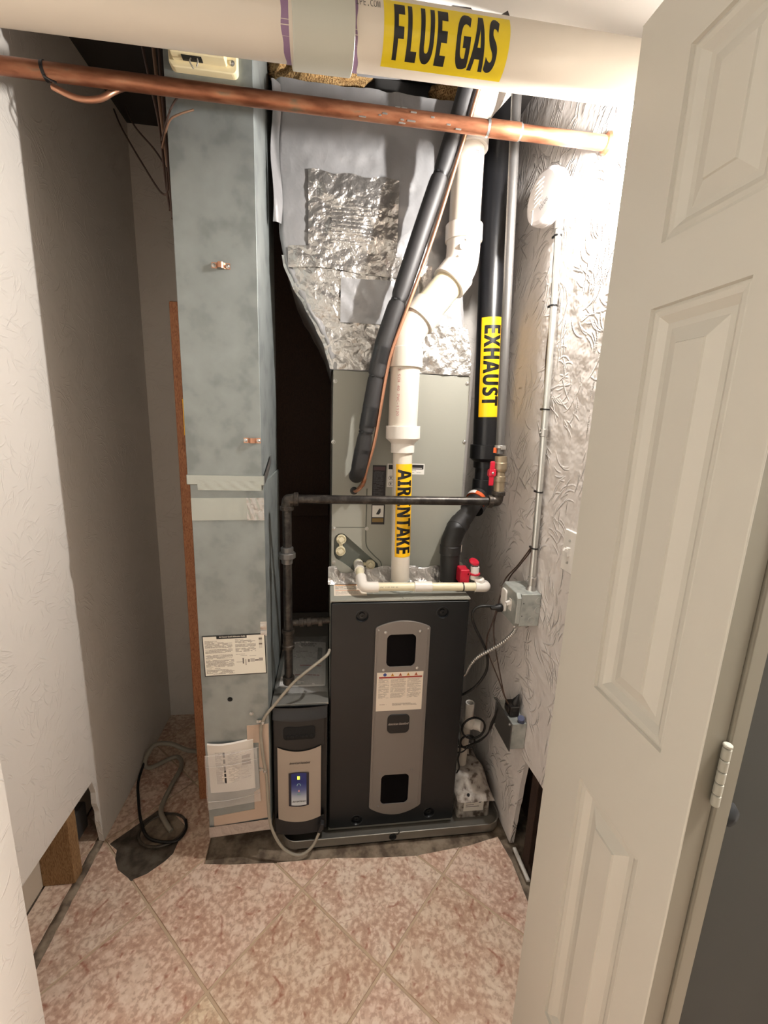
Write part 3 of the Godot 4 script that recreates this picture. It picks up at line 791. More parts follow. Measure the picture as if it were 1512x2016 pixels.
func build_duct() -> void:
	var t := thing("return_duct", "tall dull galvanized sheet metal duct left of the furnace", "duct", Vector3(-0.27, 0.097, -1.36))
	var b := B.new(); b.bar(Vector3(-0.369, 1.235, -1.57), Vector3(-0.176, 2.449, -1.2), 0.0015)
	part(b, "upper_section", M.zinc, t)
	b = B.new(); b.bar(Vector3(-0.364, 0.097, -1.57), Vector3(-0.1715, 1.24, -1.2012), 0.0015)
	part(b, "lower_section", M.zinc, t)
	b = B.new()
	b.bar(Vector3(-0.371, 1.236, -1.204), Vector3(-0.1695, 1.263, -1.196), 0.002)
	part(b, "cleat", M.foil_flat, t, "flattened cleat joining the sections")
	b = B.new()
	b.sheet(30, 5, func(s, p): return Vector3(-0.343 + 0.166 * s, 1.222 + 0.026 * p, -1.1955 + 0.0012 * sin(s * 31.0 + p * 4.0) * sin(p * PI)), Vector3.BACK)
	part(b, "foil_tape", M.foil_flat, t, "bright strip of foil tape")
	b = B.new()
	b.sheet(24, 5, func(s, p): return Vector3(-0.172 + 0.005 * sin(s * 3.0) * 0.2, 1.225 + 0.055 * s + 0.03 * p, -1.196 - 0.17 * s + 0.002 * sin(s * 40.0)), Vector3.RIGHT)
	part(b, "foil_tape", M.foil_fine, t, "crumpled foil tape running back along the side")
	b = B.new()
	b.sheet(30, 6, func(s, p): return Vector3(-0.363 + 0.191 * s, 1.137 + 0.062 * p + 0.004 * s, -1.1995 + 0.0008 * sin(s * 50.0) * s), Vector3.BACK)
	part(b, "foil_tape", M.foil_flat, t, "wide band of smooth foil tape")
	b = B.new()
	b.sheet(14, 10, func(s, p): return Vector3(-0.218 + 0.0462 * s, 1.139 + 0.063 * p, -1.1985 + 0.0015 * sin(s * 17.0 + p * 9.0)), Vector3.BACK)
	part(b, "foil_tape", M.foil_fine, t, "crinkled foil patch at the corner")
	b = B.new()
	b.sheet(4, 8, func(s, p): return Vector3(-0.19 + 0.0183 * s, 0.79 + 0.045 * p, -1.2002 + 0.0012 * sin(p * 12.0)), Vector3.BACK)
	part(b, "foil_tape", M.foil_fine, t)
	# pinkish liner board and bottom flange
	b = B.new()
	b.prism(poly([Vector2(-0.238, 0.492), Vector2(-0.238, 0.43), Vector2(-0.204, 0.43), Vector2(-0.204, 0.262), Vector2(-0.222, 0.25), Vector2(-0.222, 0.185), Vector2(-0.349, 0.168), Vector2(-0.349, 0.13), Vector2(-0.1745, 0.15), Vector2(-0.1725, 0.495)]), FZ(0, 0, -1.1995), 0.0025, 0.0005)
	part(b, "liner_patch", M.card, t, "pinkish cardboard patch")
	b = B.new()
	b.sheet(26, 4, func(s, p): return Vector3(-0.364 + 0.195 * s, 0.092 + 0.04 * p + 0.014 * s, -1.1965 + 0.0014 * sin(s * 29.0) * sin(p * 3.0)), Vector3.BACK)
	part(b, "bottom_flange", M.foil_fine, t, "dull taped lower edge")
	b = B.new(); b.lathe(Vector3(-0.284, 0.585, -1.2011), Vector3.BACK, [Vector2(0, 0), Vector2(0.0065, 0), Vector2(0.0075, 0.0006), Vector2(0.0055, 0.001), Vector2(0, 0.0004)], 18)
	part(b, "test_hole", M.void, t, "small black test hole")
	b = B.new()
	for q in [Vector2(-0.223, 0.533), Vector2(-0.20, 0.335)]: b.piece(); screw(b, Vector3(q.x, q.y, -1.2), Vector3.BACK, 0.004)
	part(b, "screw", M.steel, t)
	# pipe straps
	for q in [[Vector3(-0.262, 1.777, -1.2), "small copper pipe strap screwed to the duct, upper of two"], [Vector3(-0.1985, 1.357, -1.2), "small copper pipe strap screwed to the duct, lower of two"]]:
		var c: Vector3 = q[0]
		var st := thing("pipe_strap", q[1], "strap", c, "copper straps on the duct")
		b = B.new()
		b.sheet(28, 2, func(s, p):
			var x: float = (s - 0.5) * 0.044
			var hump: float = 0.011 * sqrt(max(0.0, 1.0 - pow(x / 0.0085, 2))) if abs(x) < 0.0085 else 0.0
			return c + Vector3(x, (p - 0.5) * (0.013 if abs(x) < 0.012 else 0.0135), 0.0012 + hump), Vector3.BACK)
		part(b, "band", M.copper_clean, st)
		b = B.new(); screw(b, c + Vector3(-0.0165, 0, 0.001), Vector3.BACK, 0.0034); b.piece(); screw(b, c + Vector3(0.0165, 0, 0.001), Vector3.BACK, 0.0034)
		part(b, "screw", M.steel, st)
	# instruction sheet
	var im := Image.create(560, 400, false, Image.FORMAT_RGB8)
	im.fill(rgb(20, 18, 18)); im.fill_rect(Rect2i(8, 8, 544, 384), rgb(226, 220, 206))
	im.fill_rect(Rect2i(126, 0, 268, 34), rgb(14, 13, 13))
	rng.seed = 19
	var ink := rgb(126, 116, 108)
	for blk in [[20, 52, 130, 64, 8], [20, 68, 262, 120, 8], [20, 134, 262, 176, 8], [20, 190, 262, 228, 8], [20, 240, 270, 312, 8], [20, 322, 200, 332, 8], [20, 336, 270, 382, 8], [288, 44, 380, 54, 8], [288, 56, 468, 84, 8], [288, 94, 472, 122, 8], [288, 132, 472, 172, 8], [288, 190, 370, 200, 9], [330, 206, 390, 212, 6], [410, 212, 470, 220, 6]]:
		rows(im, blk[0], blk[1], blk[2], blk[3], blk[4], ink)
	for q in [[500, 40, 30, 18], [500, 92, 30, 14]]: im.fill_rect(Rect2i(q[0], q[1], q[2], q[3]), rgb(96, 84, 74))
	for q in [504, 514, 524]: im.fill_rect(Rect2i(q, 30, 3, 110), rgb(140, 130, 120))
	im.fill_rect(Rect2i(290, 268, 60, 4), ink); im.fill_rect(Rect2i(346, 232, 12, 56), rgb(110, 100, 94)); im.fill_rect(Rect2i(372, 244, 6, 60), ink); im.fill_rect(Rect2i(394, 246, 16, 30), ink)
	im.fill_rect(Rect2i(416, 240, 40, 34), rgb(180, 172, 162)); im.fill_rect(Rect2i(458, 252, 34, 14), rgb(104, 94, 88)); im.fill_rect(Rect2i(494, 238, 36, 30), rgb(150, 142, 134))
	var sh := thing("instruction_sheet", "white printed instruction sheet with black border stuck on the duct", "sign", Vector3(-0.265, 0.663, -1.2))
	b = B.new()
	var fr := Transform3D(Basis(Vector3.BACK, 0.022), Vector3(-0.2645, 0.731, -1.1995))
	page(b, fr, 0.178, 0.13)
	part(b, "sheet", finish(im, 0.6), sh)
	b = B.new(); text_flat(b, "Air Cleaner Quick Reference Guide", fr * FZ(-0.0045, 0.0597, 0.0003), 0.074, 0.0056)
	part(b, "heading", M.paper, sh)
	# envelope of papers
	var ev := thing("document_pouch", "clear plastic pouch of folded papers taped low on the duct", "pouch", Vector3(-0.28, 0.2, -1.2))
	im = Image.create(280, 400, false, Image.FORMAT_RGB8); im.fill(rgb(214, 206, 196))
	rows(im, 44, 60, 88, 330, 6, rgb(150, 140, 132)); rows(im, 120, 60, 190, 330, 7, rgb(160, 150, 142), 0.6); rows(im, 196, 70, 262, 320, 9, rgb(178, 168, 160), 0.5)
	for q in [[60, 44], [118, 36], [172, 58], [240, 28], [276, 48]]: im.fill_rect(Rect2i(92, q[0], 12, q[1]), rgb(22, 18, 18))
	for q in [[205, 110, 50, 28], [205, 150, 54, 40]]: im.fill_rect(Rect2i(q[0], q[1], q[2], q[3]), rgb(150, 142, 136))
	b = B.new()
	b.sheet(16, 10, func(s, p): return Vector3(-0.356 + 0.136 * s + 0.004 * p, 0.436 - 0.172 * p + 0.007 * s - 0.004 * sin(s * 3.1), -1.1945 + 0.004 * sin(s * 5.0) * (1.0 - p)), Vector3.BACK)
	part(b, "papers", finish(im, 0.7), ev, "folded printed papers")
	b = B.new(); b.sheet(12, 3, func(s, p): return Vector3(-0.356 + 0.136 * s, 0.436 + 0.007 * s - 0.004 * sin(s * 3.1) + 0.004 * p, -1.1945 + 0.004 * sin(s * 5.0) - 0.003 * p), Vector3.BACK)
	part(b, "paper_fold", M.white, ev)
	b = B.new()
	b.sheet(20, 16, func(s, p): return Vector3(-0.363 + 0.163 * s - 0.008 * s * (1.0 - p), 0.402 - 0.2 * p + 0.02 * s, -1.1905 + 0.0035 * sin(s * 7.0 + p * 3.0) * sin(p * PI) + 0.002 * sin(p * 11.0)), Vector3.BACK)
	part(b, "film", M.film, ev, "clear plastic film")
	b = B.new()
	for q in [[0.402, 0.0], [0.362, 0.0], [0.236, 0.012]]: b.piece(); b.tube(spline([Vector3(-0.362, q[0], -1.189), Vector3(-0.31, q[0] + 0.002, -1.187), Vector3(-0.25, q[0] + 0.009, -1.189), Vector3(-0.202, q[0] + 0.02, -1.19)], 6), 0.0007, 6)
	part(b, "film_edge", M.film, ev)
	# cream control box near the top
	var cb := thing("relay_box", "cream plastic relay box mounted high on the duct", "box", Vector3(-0.28, 2.165, -1.2))
	b = B.new(); b.prism(rrect(-0.353, 2.166, -0.207, 2.26, 0.012), FZ(0, 0, -1.182), 0.018, 0.003)
	part(b, "back_plate", M.cream_box, cb)
	b = B.new(); b.bar(Vector3(-0.343, 2.176, -1.183), Vector3(-0.228, 2.26, -1.155), 0.003)
	part(b, "cover", M.cream_box, cb)
	b = B.new(); b.bar(Vector3(-0.32, 2.1745, -1.176), Vector3(-0.278, 2.1765, -1.16), 0.0005)
	part(b, "terminal_slot", M.rubber, cb)
	b = B.new(); screw(b, Vector3(-0.218, 2.186, -1.182), Vector3.BACK, 0.004)
	part(b, "screw", M.steel, cb)
	b = B.new(); b.tube(spline([Vector3(-0.3, 2.18, -1.17), Vector3(-0.302, 2.165, -1.16), Vector3(-0.296, 2.155, -1.165)], 6), 0.0016, 6); b.piece(); b.tube(spline([Vector3(-0.29, 2.18, -1.17), Vector3(-0.285, 2.165, -1.158), Vector3(-0.288, 2.157, -1.16)], 6), 0.0016, 6)
	part(b, "wire", M.grey_cord, cb)
	# timber upright
	t = thing("wooden_post", "reddish brown wooden post standing on the floor behind the duct", "post", Vector3(-0.44, 0, -1.44))
	b = B.new(); b.bar(Vector3(-0.466, 0.002, -1.475), Vector3(-0.378, 1.743, -1.437), 0.003)
	part(b, "post", M.stud, t)
	for y in [1.15, 0.93, 0.72, 0.38]:
		b = B.new(); b.lathe(Vector3(-0.4, y, -1.437), Vector3.BACK, [Vector2(0, 0.0008), Vector2(0.004, 0.0008), Vector2(0.006, 0.0018), Vector2(0.008, 0.0012), Vector2(0.009, 0)], 14)
		part(b, "anchor_hole", M.iron_grey, t)
	b = B.new(); b.box(Vector3(-0.437, 1.41, -1.4355), Vector3(0.006, 0.055, 0.0012), 0.0005)
	part(b, "tag", M.yellow, t, "narrow yellow strip")

func build_furnace() -> void:
	# drain pan
	var t := thing("drain_pan", "shallow grey metal drain pan under the furnace", "pan", Vector3(0.25, 0, -1.55))
	var b := B.new()
	var o := rrect(-0.14, -1.93, 0.628, -1.207, 0.05, 8)
	var flatq := PackedVector2Array()
	for p in o: flatq.append(Vector2(p.x, -p.y))
	b.prism(flatq, FY(0, 0.004, 0), 0.003)
	var m := o.size()
	for k in m:
		var a := o[k]; var c := o[(k + 1) % m]
		var d := (c - a).normalized()
		var out := Vector3(d.y, 0, -d.x)
		if (a - Vector2(0.25, -1.55)).dot(Vector2(out.x, out.z)) < 0: out = -out
		b.flat(Vector3(a.x, 0.001, a.y), Vector3(c.x, 0.001, c.y), Vector3(c.x, 0.034, c.y), Vector3(a.x, 0.034, a.y), out)
		b.tube([Vector3(a.x, 0.035, a.y), Vector3(c.x, 0.035, c.y)], 0.0022, 8, false)
	part(b, "tray", M.pan, t)
	b = B.new(); b.lathe(Vector3(0.235, 0.02, -1.208), Vector3.BACK, [Vector2(0, 0.001), Vector2(0.008, 0.001), Vector2(0.01, 0.004), Vector2(0.013, 0.003), Vector2(0.013, 0)], 16)
	b.tube([Vector3(0.243, 0.03, -1.203), Vector3(0.252, 0.034, -1.202), Vector3(0.257, 0.041, -1.203), Vector3(0.254, 0.047, -1.206)], 0.0012, 6)
	part(b, "drain_hole", M.void, t, "black drain hole in the lip")
	# furnace
	t = thing("furnace", "tall charcoal gas furnace with a taupe window strip", "furnace", Vector3(0.2365, 0.01, -1.6))
	b = B.new(); b.bar(Vector3(0.0135, 0.006, -1.9), Vector3(0.459, 0.872, -1.262), 0.002)
	part(b, "casing", M.sage, t)
	b = B.new(); b.bar(Vector3(0.012, 0.868, -1.9), Vector3(0.4605, 0.8755, -1.252), 0.002); b.piece()
	b.bar(Vector3(0.24, 0.8745, -1.262), Vector3(0.455, 0.8785, -1.254), 0.001)
	part(b, "top_plate", M.sage, t)
	b = B.new()
	var holes := []
	for c in [Vector2(0.112, 0.821), Vector2(0.371, 0.827), Vector2(0.112, 0.055), Vector2(0.37, 0.061)]: holes.append(circ(c.x, c.y, 0.0185, 26))
	b.prism(rrect(0.0145, 0.0235, 0.459, 0.866, 0.008), FZ(0, 0, -1.25), 0.014, 0.005, holes)
	part(b, "door_panel", M.charcoal, t)
	for c in [Vector2(0.112, 0.821), Vector2(0.371, 0.827), Vector2(0.112, 0.055), Vector2(0.37, 0.061)]:
		b = B.new()
		b.lathe(Vector3(c.x, c.y, -1.25), Vector3.BACK, [Vector2(0.0215, 0.0002), Vector2(0.0195, 0.0012), Vector2(0.018, -0.002), Vector2(0.0165, -0.0085), Vector2(0.009, -0.009), Vector2(0.0085, -0.004), Vector2(0.0035, -0.0035), Vector2(0.003, -0.006), Vector2(0, -0.006)], 26)
		part(b, "latch_knob", M.charcoal, t)
	# window strip
	var strip := PackedVector2Array()
	for k in 15: strip.append(Vector2(lerp(0.329, 0.159, k / 14.0), 0.783 + 0.021 * (1.0 - pow(k / 7.0 - 1.0, 2))))
	strip.append(Vector2(0.1555, 0.777))
	strip.append(Vector2(0.1535, 0.106))
	for k in 15: strip.append(Vector2(lerp(0.158, 0.332, k / 14.0), 0.099 - 0.031 * (1.0 - pow(k / 7.0 - 1.0, 2))))
	strip.append(Vector2(0.3365, 0.106))
	strip.append(Vector2(0.3335, 0.777))
	var arched := func(x0: float, y0: float, x1: float, y1: float, up: float, dn: float) -> PackedVector2Array:
		var pl := PackedVector2Array()
		for w in rrect(x0, y0, x1, y1, 0.013):
			var g: float = 1.0 - pow((w.x - (x0 + x1) / 2) / ((x1 - x0) / 2), 2)
			pl.append(Vector2(w.x, w.y + (up * g if w.y > (y0 + y1) / 2 else -dn * g)))
		return pl
	var w1: PackedVector2Array = arched.call(0.1935, 0.648, 0.288, 0.7545, 0.007, 0.009)
	var w2: PackedVector2Array = arched.call(0.1925, 0.118, 0.2895, 0.2315, 0.007, 0.008)
	b = B.new(); b.prism(strip, FZ(0, 0, -1.2455), 0.0045, 0.002, [w1.duplicate(), w2.duplicate()])
	for x in [0.1625, 0.327]: b.box(Vector3(x, 0.44, -1.2452), Vector3(0.0022, 0.335, 0.0012), 0.001)
	var sp := part(b, "window_strip", M.taupe, t, "taupe metal strip with two windows")
	for wv in [w1, w2]:
		b = B.new(); b.prism(wv, FZ(0, 0, -1.2492), 0.0005)
		part(b, "window", M.glass, sp, "dark rounded viewing window")
	b = B.new()
	for c in [Vector2(0.165, 0.774), Vector2(0.3255, 0.775)]: b.piece(); b.lathe(Vector3(c.x, c.y, -1.2455), Vector3.BACK, [Vector2(0.003, 0), Vector2(0.0024, 0.001), Vector2(0, 0.0014)], 10)
	for c in [Vector2(0.188, 0.766), Vector2(0.3, 0.767), Vector2(0.186, 0.634), Vector2(0.2965, 0.637)]: b.piece(); screw(b, Vector3(c.x, c.y, -1.2455), Vector3.BACK, 0.0034)
	part(b, "screw", M.steel, sp)
	b = B.new()
	for c in [Vector2(0.187, 0.243), Vector2(0.297, 0.25), Vector2(0.185, 0.11), Vector2(0.295, 0.118)]: b.piece(); screw(b, Vector3(c.x, c.y, -1.2455), Vector3.BACK, 0.0028)
	part(b, "screw", M.taupe, sp)
	var im := Image.create(400, 370, false, Image.FORMAT_RGB8); im.fill(rgb(222, 208, 190))
	im.fill_rect(Rect2i(18, 42, 372, 14), rgb(150, 44, 30))
	for c in 4:
		var cx := 132 + c * 68
		for y in 30: im.fill_rect(Rect2i(cx - y / 2, 8 + y, y + 1, 1), rgb(206, 150, 60) if c == 0 or c == 2 else rgb(188, 96, 62))
		im.fill_rect(Rect2i(cx - 2, 18, 5, 14), rgb(40, 24, 18))
	for y in range(-15, 16):
		var w := int(sqrt(225.0 - y * y)); im.fill_rect(Rect2i(68 - w, 22 + y, 2 * w, 1), rgb(42, 62, 120))
	rng.seed = 29
	for col in [[16, 106], [120, 250], [264, 384]]:
		for r in [[62, 100], [108, 146], [154, 192], [200, 246]]: rows(im, col[0], r[0], col[1], r[1], 7, rgb(150, 136, 122))
	rows(im, 30, 306, 90, 316, 8, rgb(120, 106, 96)); rows(im, 140, 300, 356, 322, 8, rgb(134, 120, 108))
	b = B.new(); page(b, FZ(0.2415, 0.555, -1.2449), 0.153, 0.141)
	part(b, "warning_label", finish(im), sp, "cream warning label")
	b = B.new(); b.prism(arched.call(0.2055, 0.402, 0.2795, 0.4665, 0.005, 0.006), FZ(0, 0, -1.2425), 0.004, 0.0012)
	part(b, "badge", M.charcoal, sp, "small dark badge with italic lettering")
	b = B.new(); text_flat(b, "American Standard", FZ(0.2425, 0.4355, -1.2422), 0.068, 0.0085, true, false, 0.35)
	part(b, "badge_lettering", M.steel, sp)
	im = Image.create(280, 200, false, Image.FORMAT_RGB8); im.fill(rgb(232, 218, 200))
	im.fill_rect(Rect2i(14, 12, 200, 14), rgb(222, 150, 84))
	rows(im, 14, 36, 262, 96, 12, rgb(150, 136, 124)); im.fill_rect(Rect2i(14, 110, 240, 6), rgb(214, 120, 60)); rows(im, 14, 128, 250, 188, 14, rgb(186, 172, 160))
	b = B.new(); page(b, FY(0.077, 0.8762, -1.333), 0.105, 0.10)
	part(b, "top_label", finish(im), t, "white and orange label on the top plate")
	# coil cabinet
	t = thing("coil_cabinet", "grey green metal cabinet standing on top of the furnace", "cabinet", Vector3(0.236, 0.876, -1.65))
	b = B.new()
	var rec := PackedVector2Array()
	for k in 9: rec.append(Vector2(0.048 - 0.024 * cos(PI * (k / 8.0 * 0.78)), 1.02 + 0.026 * sin(PI * (k / 8.0 * 0.78))))
	rec.append_array([Vector2(0.176, 0.938), Vector2(0.178, 0.915), Vector2(0.1, 0.909), Vector2(0.033, 0.958), Vector2(0.0245, 0.975)])
	b.prism(rrect(0.0155, 0.876, 0.457, 1.571, 0.004), FZ(0, 0, -1.41), 0.012, 0.002, [rec.duplicate()])
	part(b, "front_panel", M.sage, t)
	b = B.new(); b.bar(Vector3(0.0165, 0.876, -1.9), Vector3(0.456, 1.5705, -1.4225), 0.001)
	part(b, "casing", M.sage, t)
	b = B.new(); b.prism(rec, FZ(0, 0, -1.4185), 0.003)
	part(b, "drain_recess", M.sage_dark, t, "darker recess around the drain ports")
	b = B.new()
	b.bar(Vector3(0.0175, 1.0665, -1.411), Vector3(0.13, 1.0685, -1.4095), 0.0); b.piece()
	b.tube(spline([Vector3(0.131, 1.2, -1.411), Vector3(0.131, 1.12, -1.411), Vector3(0.1315, 1.04, -1.411), Vector3(0.136, 1.0, -1.411), Vector3(0.16, 0.97, -1.411), Vector3(0.185, 0.945, -1.411), Vector3(0.189, 0.92, -1.411)], 6), 0.0022, 8)
	part(b, "panel_seam", M.sage_dark, t)
	for c in [Vector2(0.0185, 1.349), Vector2(0.022, 1.537), Vector2(0.4475, 1.549), Vector2(0.4525, 1.362), Vector2(0.0245, 1.063), Vector2(0.1335, 1.063), Vector2(0.0245, 0.945)]:
		b = B.new(); screw(b, Vector3(c.x, c.y, -1.41), Vector3.BACK, 0.0045)
		part(b, "screw", M.steel, t)
	for pr in [[Vector2(0.049, 1.026), Vector2(0.047, 0.985)], [Vector2(0.109, 0.938), Vector2(0.150, 0.936)]]:
		var a: Vector2 = pr[0]; var c: Vector2 = pr[1]
		b = B.new()
		b.bar(Vector3(min(a.x, c.x) - 0.005, min(a.y, c.y) - 0.004, -1.417), Vector3(max(a.x, c.x) + 0.005, max(a.y, c.y) + 0.004, -1.409), 0.001)
		for e in [a, c]: b.lathe(Vector3(e.x, e.y, -1.417), Vector3.BACK, [Vector2(0.0165, 0), Vector2(0.0165, 0.012), Vector2(0.0145, 0.0128), Vector2(0.0135, 0.009), Vector2(0, 0.009)], 22)
		part(b, "drain_port", M.pvc_cream, t, "cream drain ports")
		b = B.new()
		for e in [a, c]: b.piece(); b.box(Vector3(e.x, e.y, -1.404), Vector3(0.0078, 0.0078, 0.004), 0.001, Basis(Vector3.BACK, 0.7))
		part(b, "drain_plug", M.pvc_cream, t)
	im = Image.create(160, 500, false, Image.FORMAT_RGB8); im.fill(rgb(20, 16, 18))
	im.fill_rect(Rect2i(10, 12, 140, 30), rgb(74, 46, 50)); rows(im, 14, 50, 130, 330, 9, rgb(74, 72, 76)); im.fill_rect(Rect2i(10, 336, 136, 102), rgb(206, 202, 194))
	for k in 5: im.fill_rect(Rect2i(60 + k * 8 - k, 400 - k * 9, 34 - k * 3, 14 + k * 5), rgb(40, 38, 40))
	im.fill_rect(Rect2i(10, 446, 136, 34), rgb(120, 96, 44))
	b = B.new(); page(b, FZ(0.1705, 1.178, -1.4094), 0.045, 0.2)
	part(b, "warning_label", finish(im), t, "black warning label")
	im = Image.create(80, 300, false, Image.FORMAT_RGB8); im.fill(rgb(214, 210, 204)); im.fill_rect(Rect2i(12, 14, 60, 56), rgb(20, 20, 20))
	for c in 2:
		for k in 60:
			var ang := TAU * k / 60.0; im.fill_rect(Rect2i(int(42 + 26 * cos(ang)), int(180 + c * 76 + 26 * sin(ang)), 4, 4), rgb(70, 66, 64))
		im.fill_rect(Rect2i(32, 164 + c * 76, 18, 30), rgb(110, 106, 102))
	b = B.new(); page(b, FZ(0.209, 1.245, -1.4094), 0.024, 0.078)
	part(b, "symbol_label", finish(im), t, "narrow white symbol label")
	im = Image.create(300, 180, false, Image.FORMAT_RGB8); im.fill(rgb(224, 220, 212)); im.fill_rect(Rect2i(10, 18, 274, 76), rgb(18, 16, 16)); im.fill_rect(Rect2i(60, 70, 200, 12), rgb(190, 186, 180))
	rows(im, 14, 108, 160, 122, 9, rgb(140, 134, 128)); rows(im, 90, 146, 250, 162, 12, rgb(150, 144, 138))
	b = B.new(); page(b, FZ(0.291, 1.268, -1.4094), 0.06, 0.036)
	part(b, "rating_label", finish(im), t, "white rating label with black band")
	b = B.new(); text_flat(b, "comfort coil", FZ(0.075, 1.128, -1.4096), 0.075, 0.011, true)
	part(b, "embossing", M.sage, t)
	b = B.new()
	b.sheet(48, 10, func(s, p):
		var x: float = 0.006 + 0.455 * s
		var dip: float = 0.03 if x > 0.04 and x < 0.12 else 0.0
		return Vector3(x, 0.878 + (0.05 - dip * 0.6) * p + 0.004 * sin(x * 70.0) * p, lerp(-1.375, -1.407, p) + 0.003 * sin(x * 120.0 + p * 7.0) * (1.0 - p)), Vector3(0, 0.5, 1))
	part(b, "foil_skirt", M.foil_fine, t, "crumpled foil tape along the bottom joint")
	# insulated plenum
	t = thing("supply_plenum", "grey wrapped insulated duct rising above the cabinet with foil patches", "duct", Vector3(0.15, 1.571, -1.65))
	var prof := [[1.571, 0.010, 0.456], [1.64, -0.010, 0.45], [1.69, -0.036, 0.438], [1.75, -0.07, 0.426], [1.80, -0.104, 0.418], [1.86, -0.13, 0.412], [1.95, -0.145, 0.405], [2.1, -0.147, 0.398], [2.25, -0.148, 0.393], [2.32, -0.149, 0.39]]
	var edge := func(y: float, w: int) -> float:
		for k in prof.size() - 1:
			if y <= prof[k + 1][0]: return lerp(prof[k][w], prof[k + 1][w], smoothstep(0.0, 1.0, (y - prof[k][0]) / (prof[k + 1][0] - prof[k][0])) * 0.4 + 0.6 * (y - prof[k][0]) / (prof[k + 1][0] - prof[k][0]))
		return prof[-1][w]
	var wr := FastNoiseLite.new(); wr.seed = 9; wr.frequency = 5.0; wr.fractal_octaves = 3
	var skin := func(s: float, p: float) -> Vector3:   # s 0..1 round left side, front, right side
		var y: float = lerp(1.571, 2.32, p)
		var xl: float = edge.call(y, 1); var xr: float = edge.call(y, 2)
		var r := 0.016
		var wv: float = 0.006 * wr.get_noise_3d(s * 2.2, y * 1.0 + s, 1.0) + 0.0025 * sin(y * 60.0 + s * 9.0 + 3.0 * wr.get_noise_2d(s * 3.0, y)) * smoothstep(0.25, 0.4, s) * smoothstep(0.75, 0.6, s)
		if s < 0.22: return Vector3(xl, y, lerp(-1.9, -1.412 - r, s / 0.22))
		if s < 0.28:
			var a: float = (s - 0.22) / 0.06 * PI / 2
			return Vector3(xl + r - r * cos(a), y, -1.412 - r + r * sin(a) + wv)
		if s < 0.72: return Vector3(lerp(xl + r, xr - r, (s - 0.28) / 0.44), y, -1.412 + wv)
		if s < 0.78:
			var a: float = (s - 0.72) / 0.06 * PI / 2
			return Vector3(xr - r + r * sin(a), y, -1.412 - r + r * cos(a) + wv)
		return Vector3(xr, y, lerp(-1.412 - r, -1.9, (s - 0.78) / 0.22))
	b = B.new(); b.sheet(100, 70, skin, Vector3.BACK, null)
	# normals: orient by side
	for k in b.n.size():
		var c := b.v[k] - Vector3(0.15, b.v[k].y, -1.65)
		if b.n[k].dot(c) < 0.0: b.n[k] = -b.n[k]
	part(b, "wrap", M.wrap, t)
	var onskin := func(x: float, y: float, lift: float) -> Vector3:
		var xl: float = edge.call(y, 1) + 0.016; var xr: float = edge.call(y, 2) - 0.016
		var p: float = (y - 1.571) / 0.749
		var s: float = 0.28 + 0.44 * clampf((x - xl) / (xr - xl), 0, 1)
		var q: Vector3 = skin.call(s, p)
		q.x = x
		return q + Vector3(0, 0, lift)
	var cr := FastNoiseLite.new(); cr.seed = 4; cr.frequency = 26.0; cr.fractal_type = FastNoiseLite.FRACTAL_RIDGED; cr.fractal_octaves = 3
	var crumple := func(v: Vector3, k: float) -> Vector3: return v + Vector3(0, 0, k * cr.get_noise_2d(v.x, v.y))
	b = B.new()
	b.sheet(60, 46, func(s, p):
		var y: float = lerp(1.573, 1.885, p)
		var lo: float = edge.call(y, 1) - 0.004; var hi: float = min(0.31, edge.call(y, 2) - 0.01) if y > 1.72 else edge.call(y, 2)
		var x: float = lerp(lo, hi, s)
		var v: Vector3 = onskin.call(x, y, 0.006)
		v.z -= 0.014 * pow(1.0 - s, 14.0)
		return crumple.call(v, 0.003), Vector3.BACK)
	part(b, "foil_tape", M.foil, t, "wide crumpled foil over the lower joint")
	b = B.new()
	b.sheet(46, 40, func(s, p):
		var x: float = lerp(-0.06, 0.2, s); var y: float = lerp(1.884, 2.105, p) + 0.003 * sin(s * 17.0)
		return crumple.call(onskin.call(x, y, 0.0065), 0.003), Vector3.BACK)
	part(b, "foil_patch", M.foil, t, "square foil patch")
	b = B.new()
	b.sheet(30, 8, func(s, p):
		var x: float = lerp(-0.118, 0.25, s); var y: float = lerp(1.848, 1.905, p) + 0.006 * sin(s * 6.0)
		return crumple.call(onskin.call(x, y, 0.011), 0.002), Vector3.BACK)
	part(b, "foil_tape", M.foil, t, "crosswise strip of foil tape")
	for k in 9:
		b = B.new()
		var y0 := 1.925 + k * 0.0115
		b.sheet(22, 3, func(s, p):
			var x: float = lerp(0.004 + 0.002 * (k % 2), 0.124 - 0.003 * (k % 3), s)
			return onskin.call(x, y0 + 0.008 * p, 0.0085 + 0.0013 * sin(p * PI) * (0.7 + 0.3 * sin(s * 60.0 + k))), Vector3.BACK)
		part(b, "foil_emboss", M.foil_fine, t)
	b = B.new()
	b.sheet(24, 14, func(s, p):
		var x: float = lerp(0.035, 0.27, s); var y: float = lerp(1.708, 1.832, p)
		return onskin.call(x, y, 0.0125 + 0.0015 * sin((x + y) * 60.0)), Vector3.BACK)
	part(b, "grey_patch", M.wrap, t, "smooth grey patch over the foil")
	# torn top: fibreglass and facing flaps
	b = B.new()
	var fz := FastNoiseLite.new(); fz.seed = 12; fz.frequency = 16.0
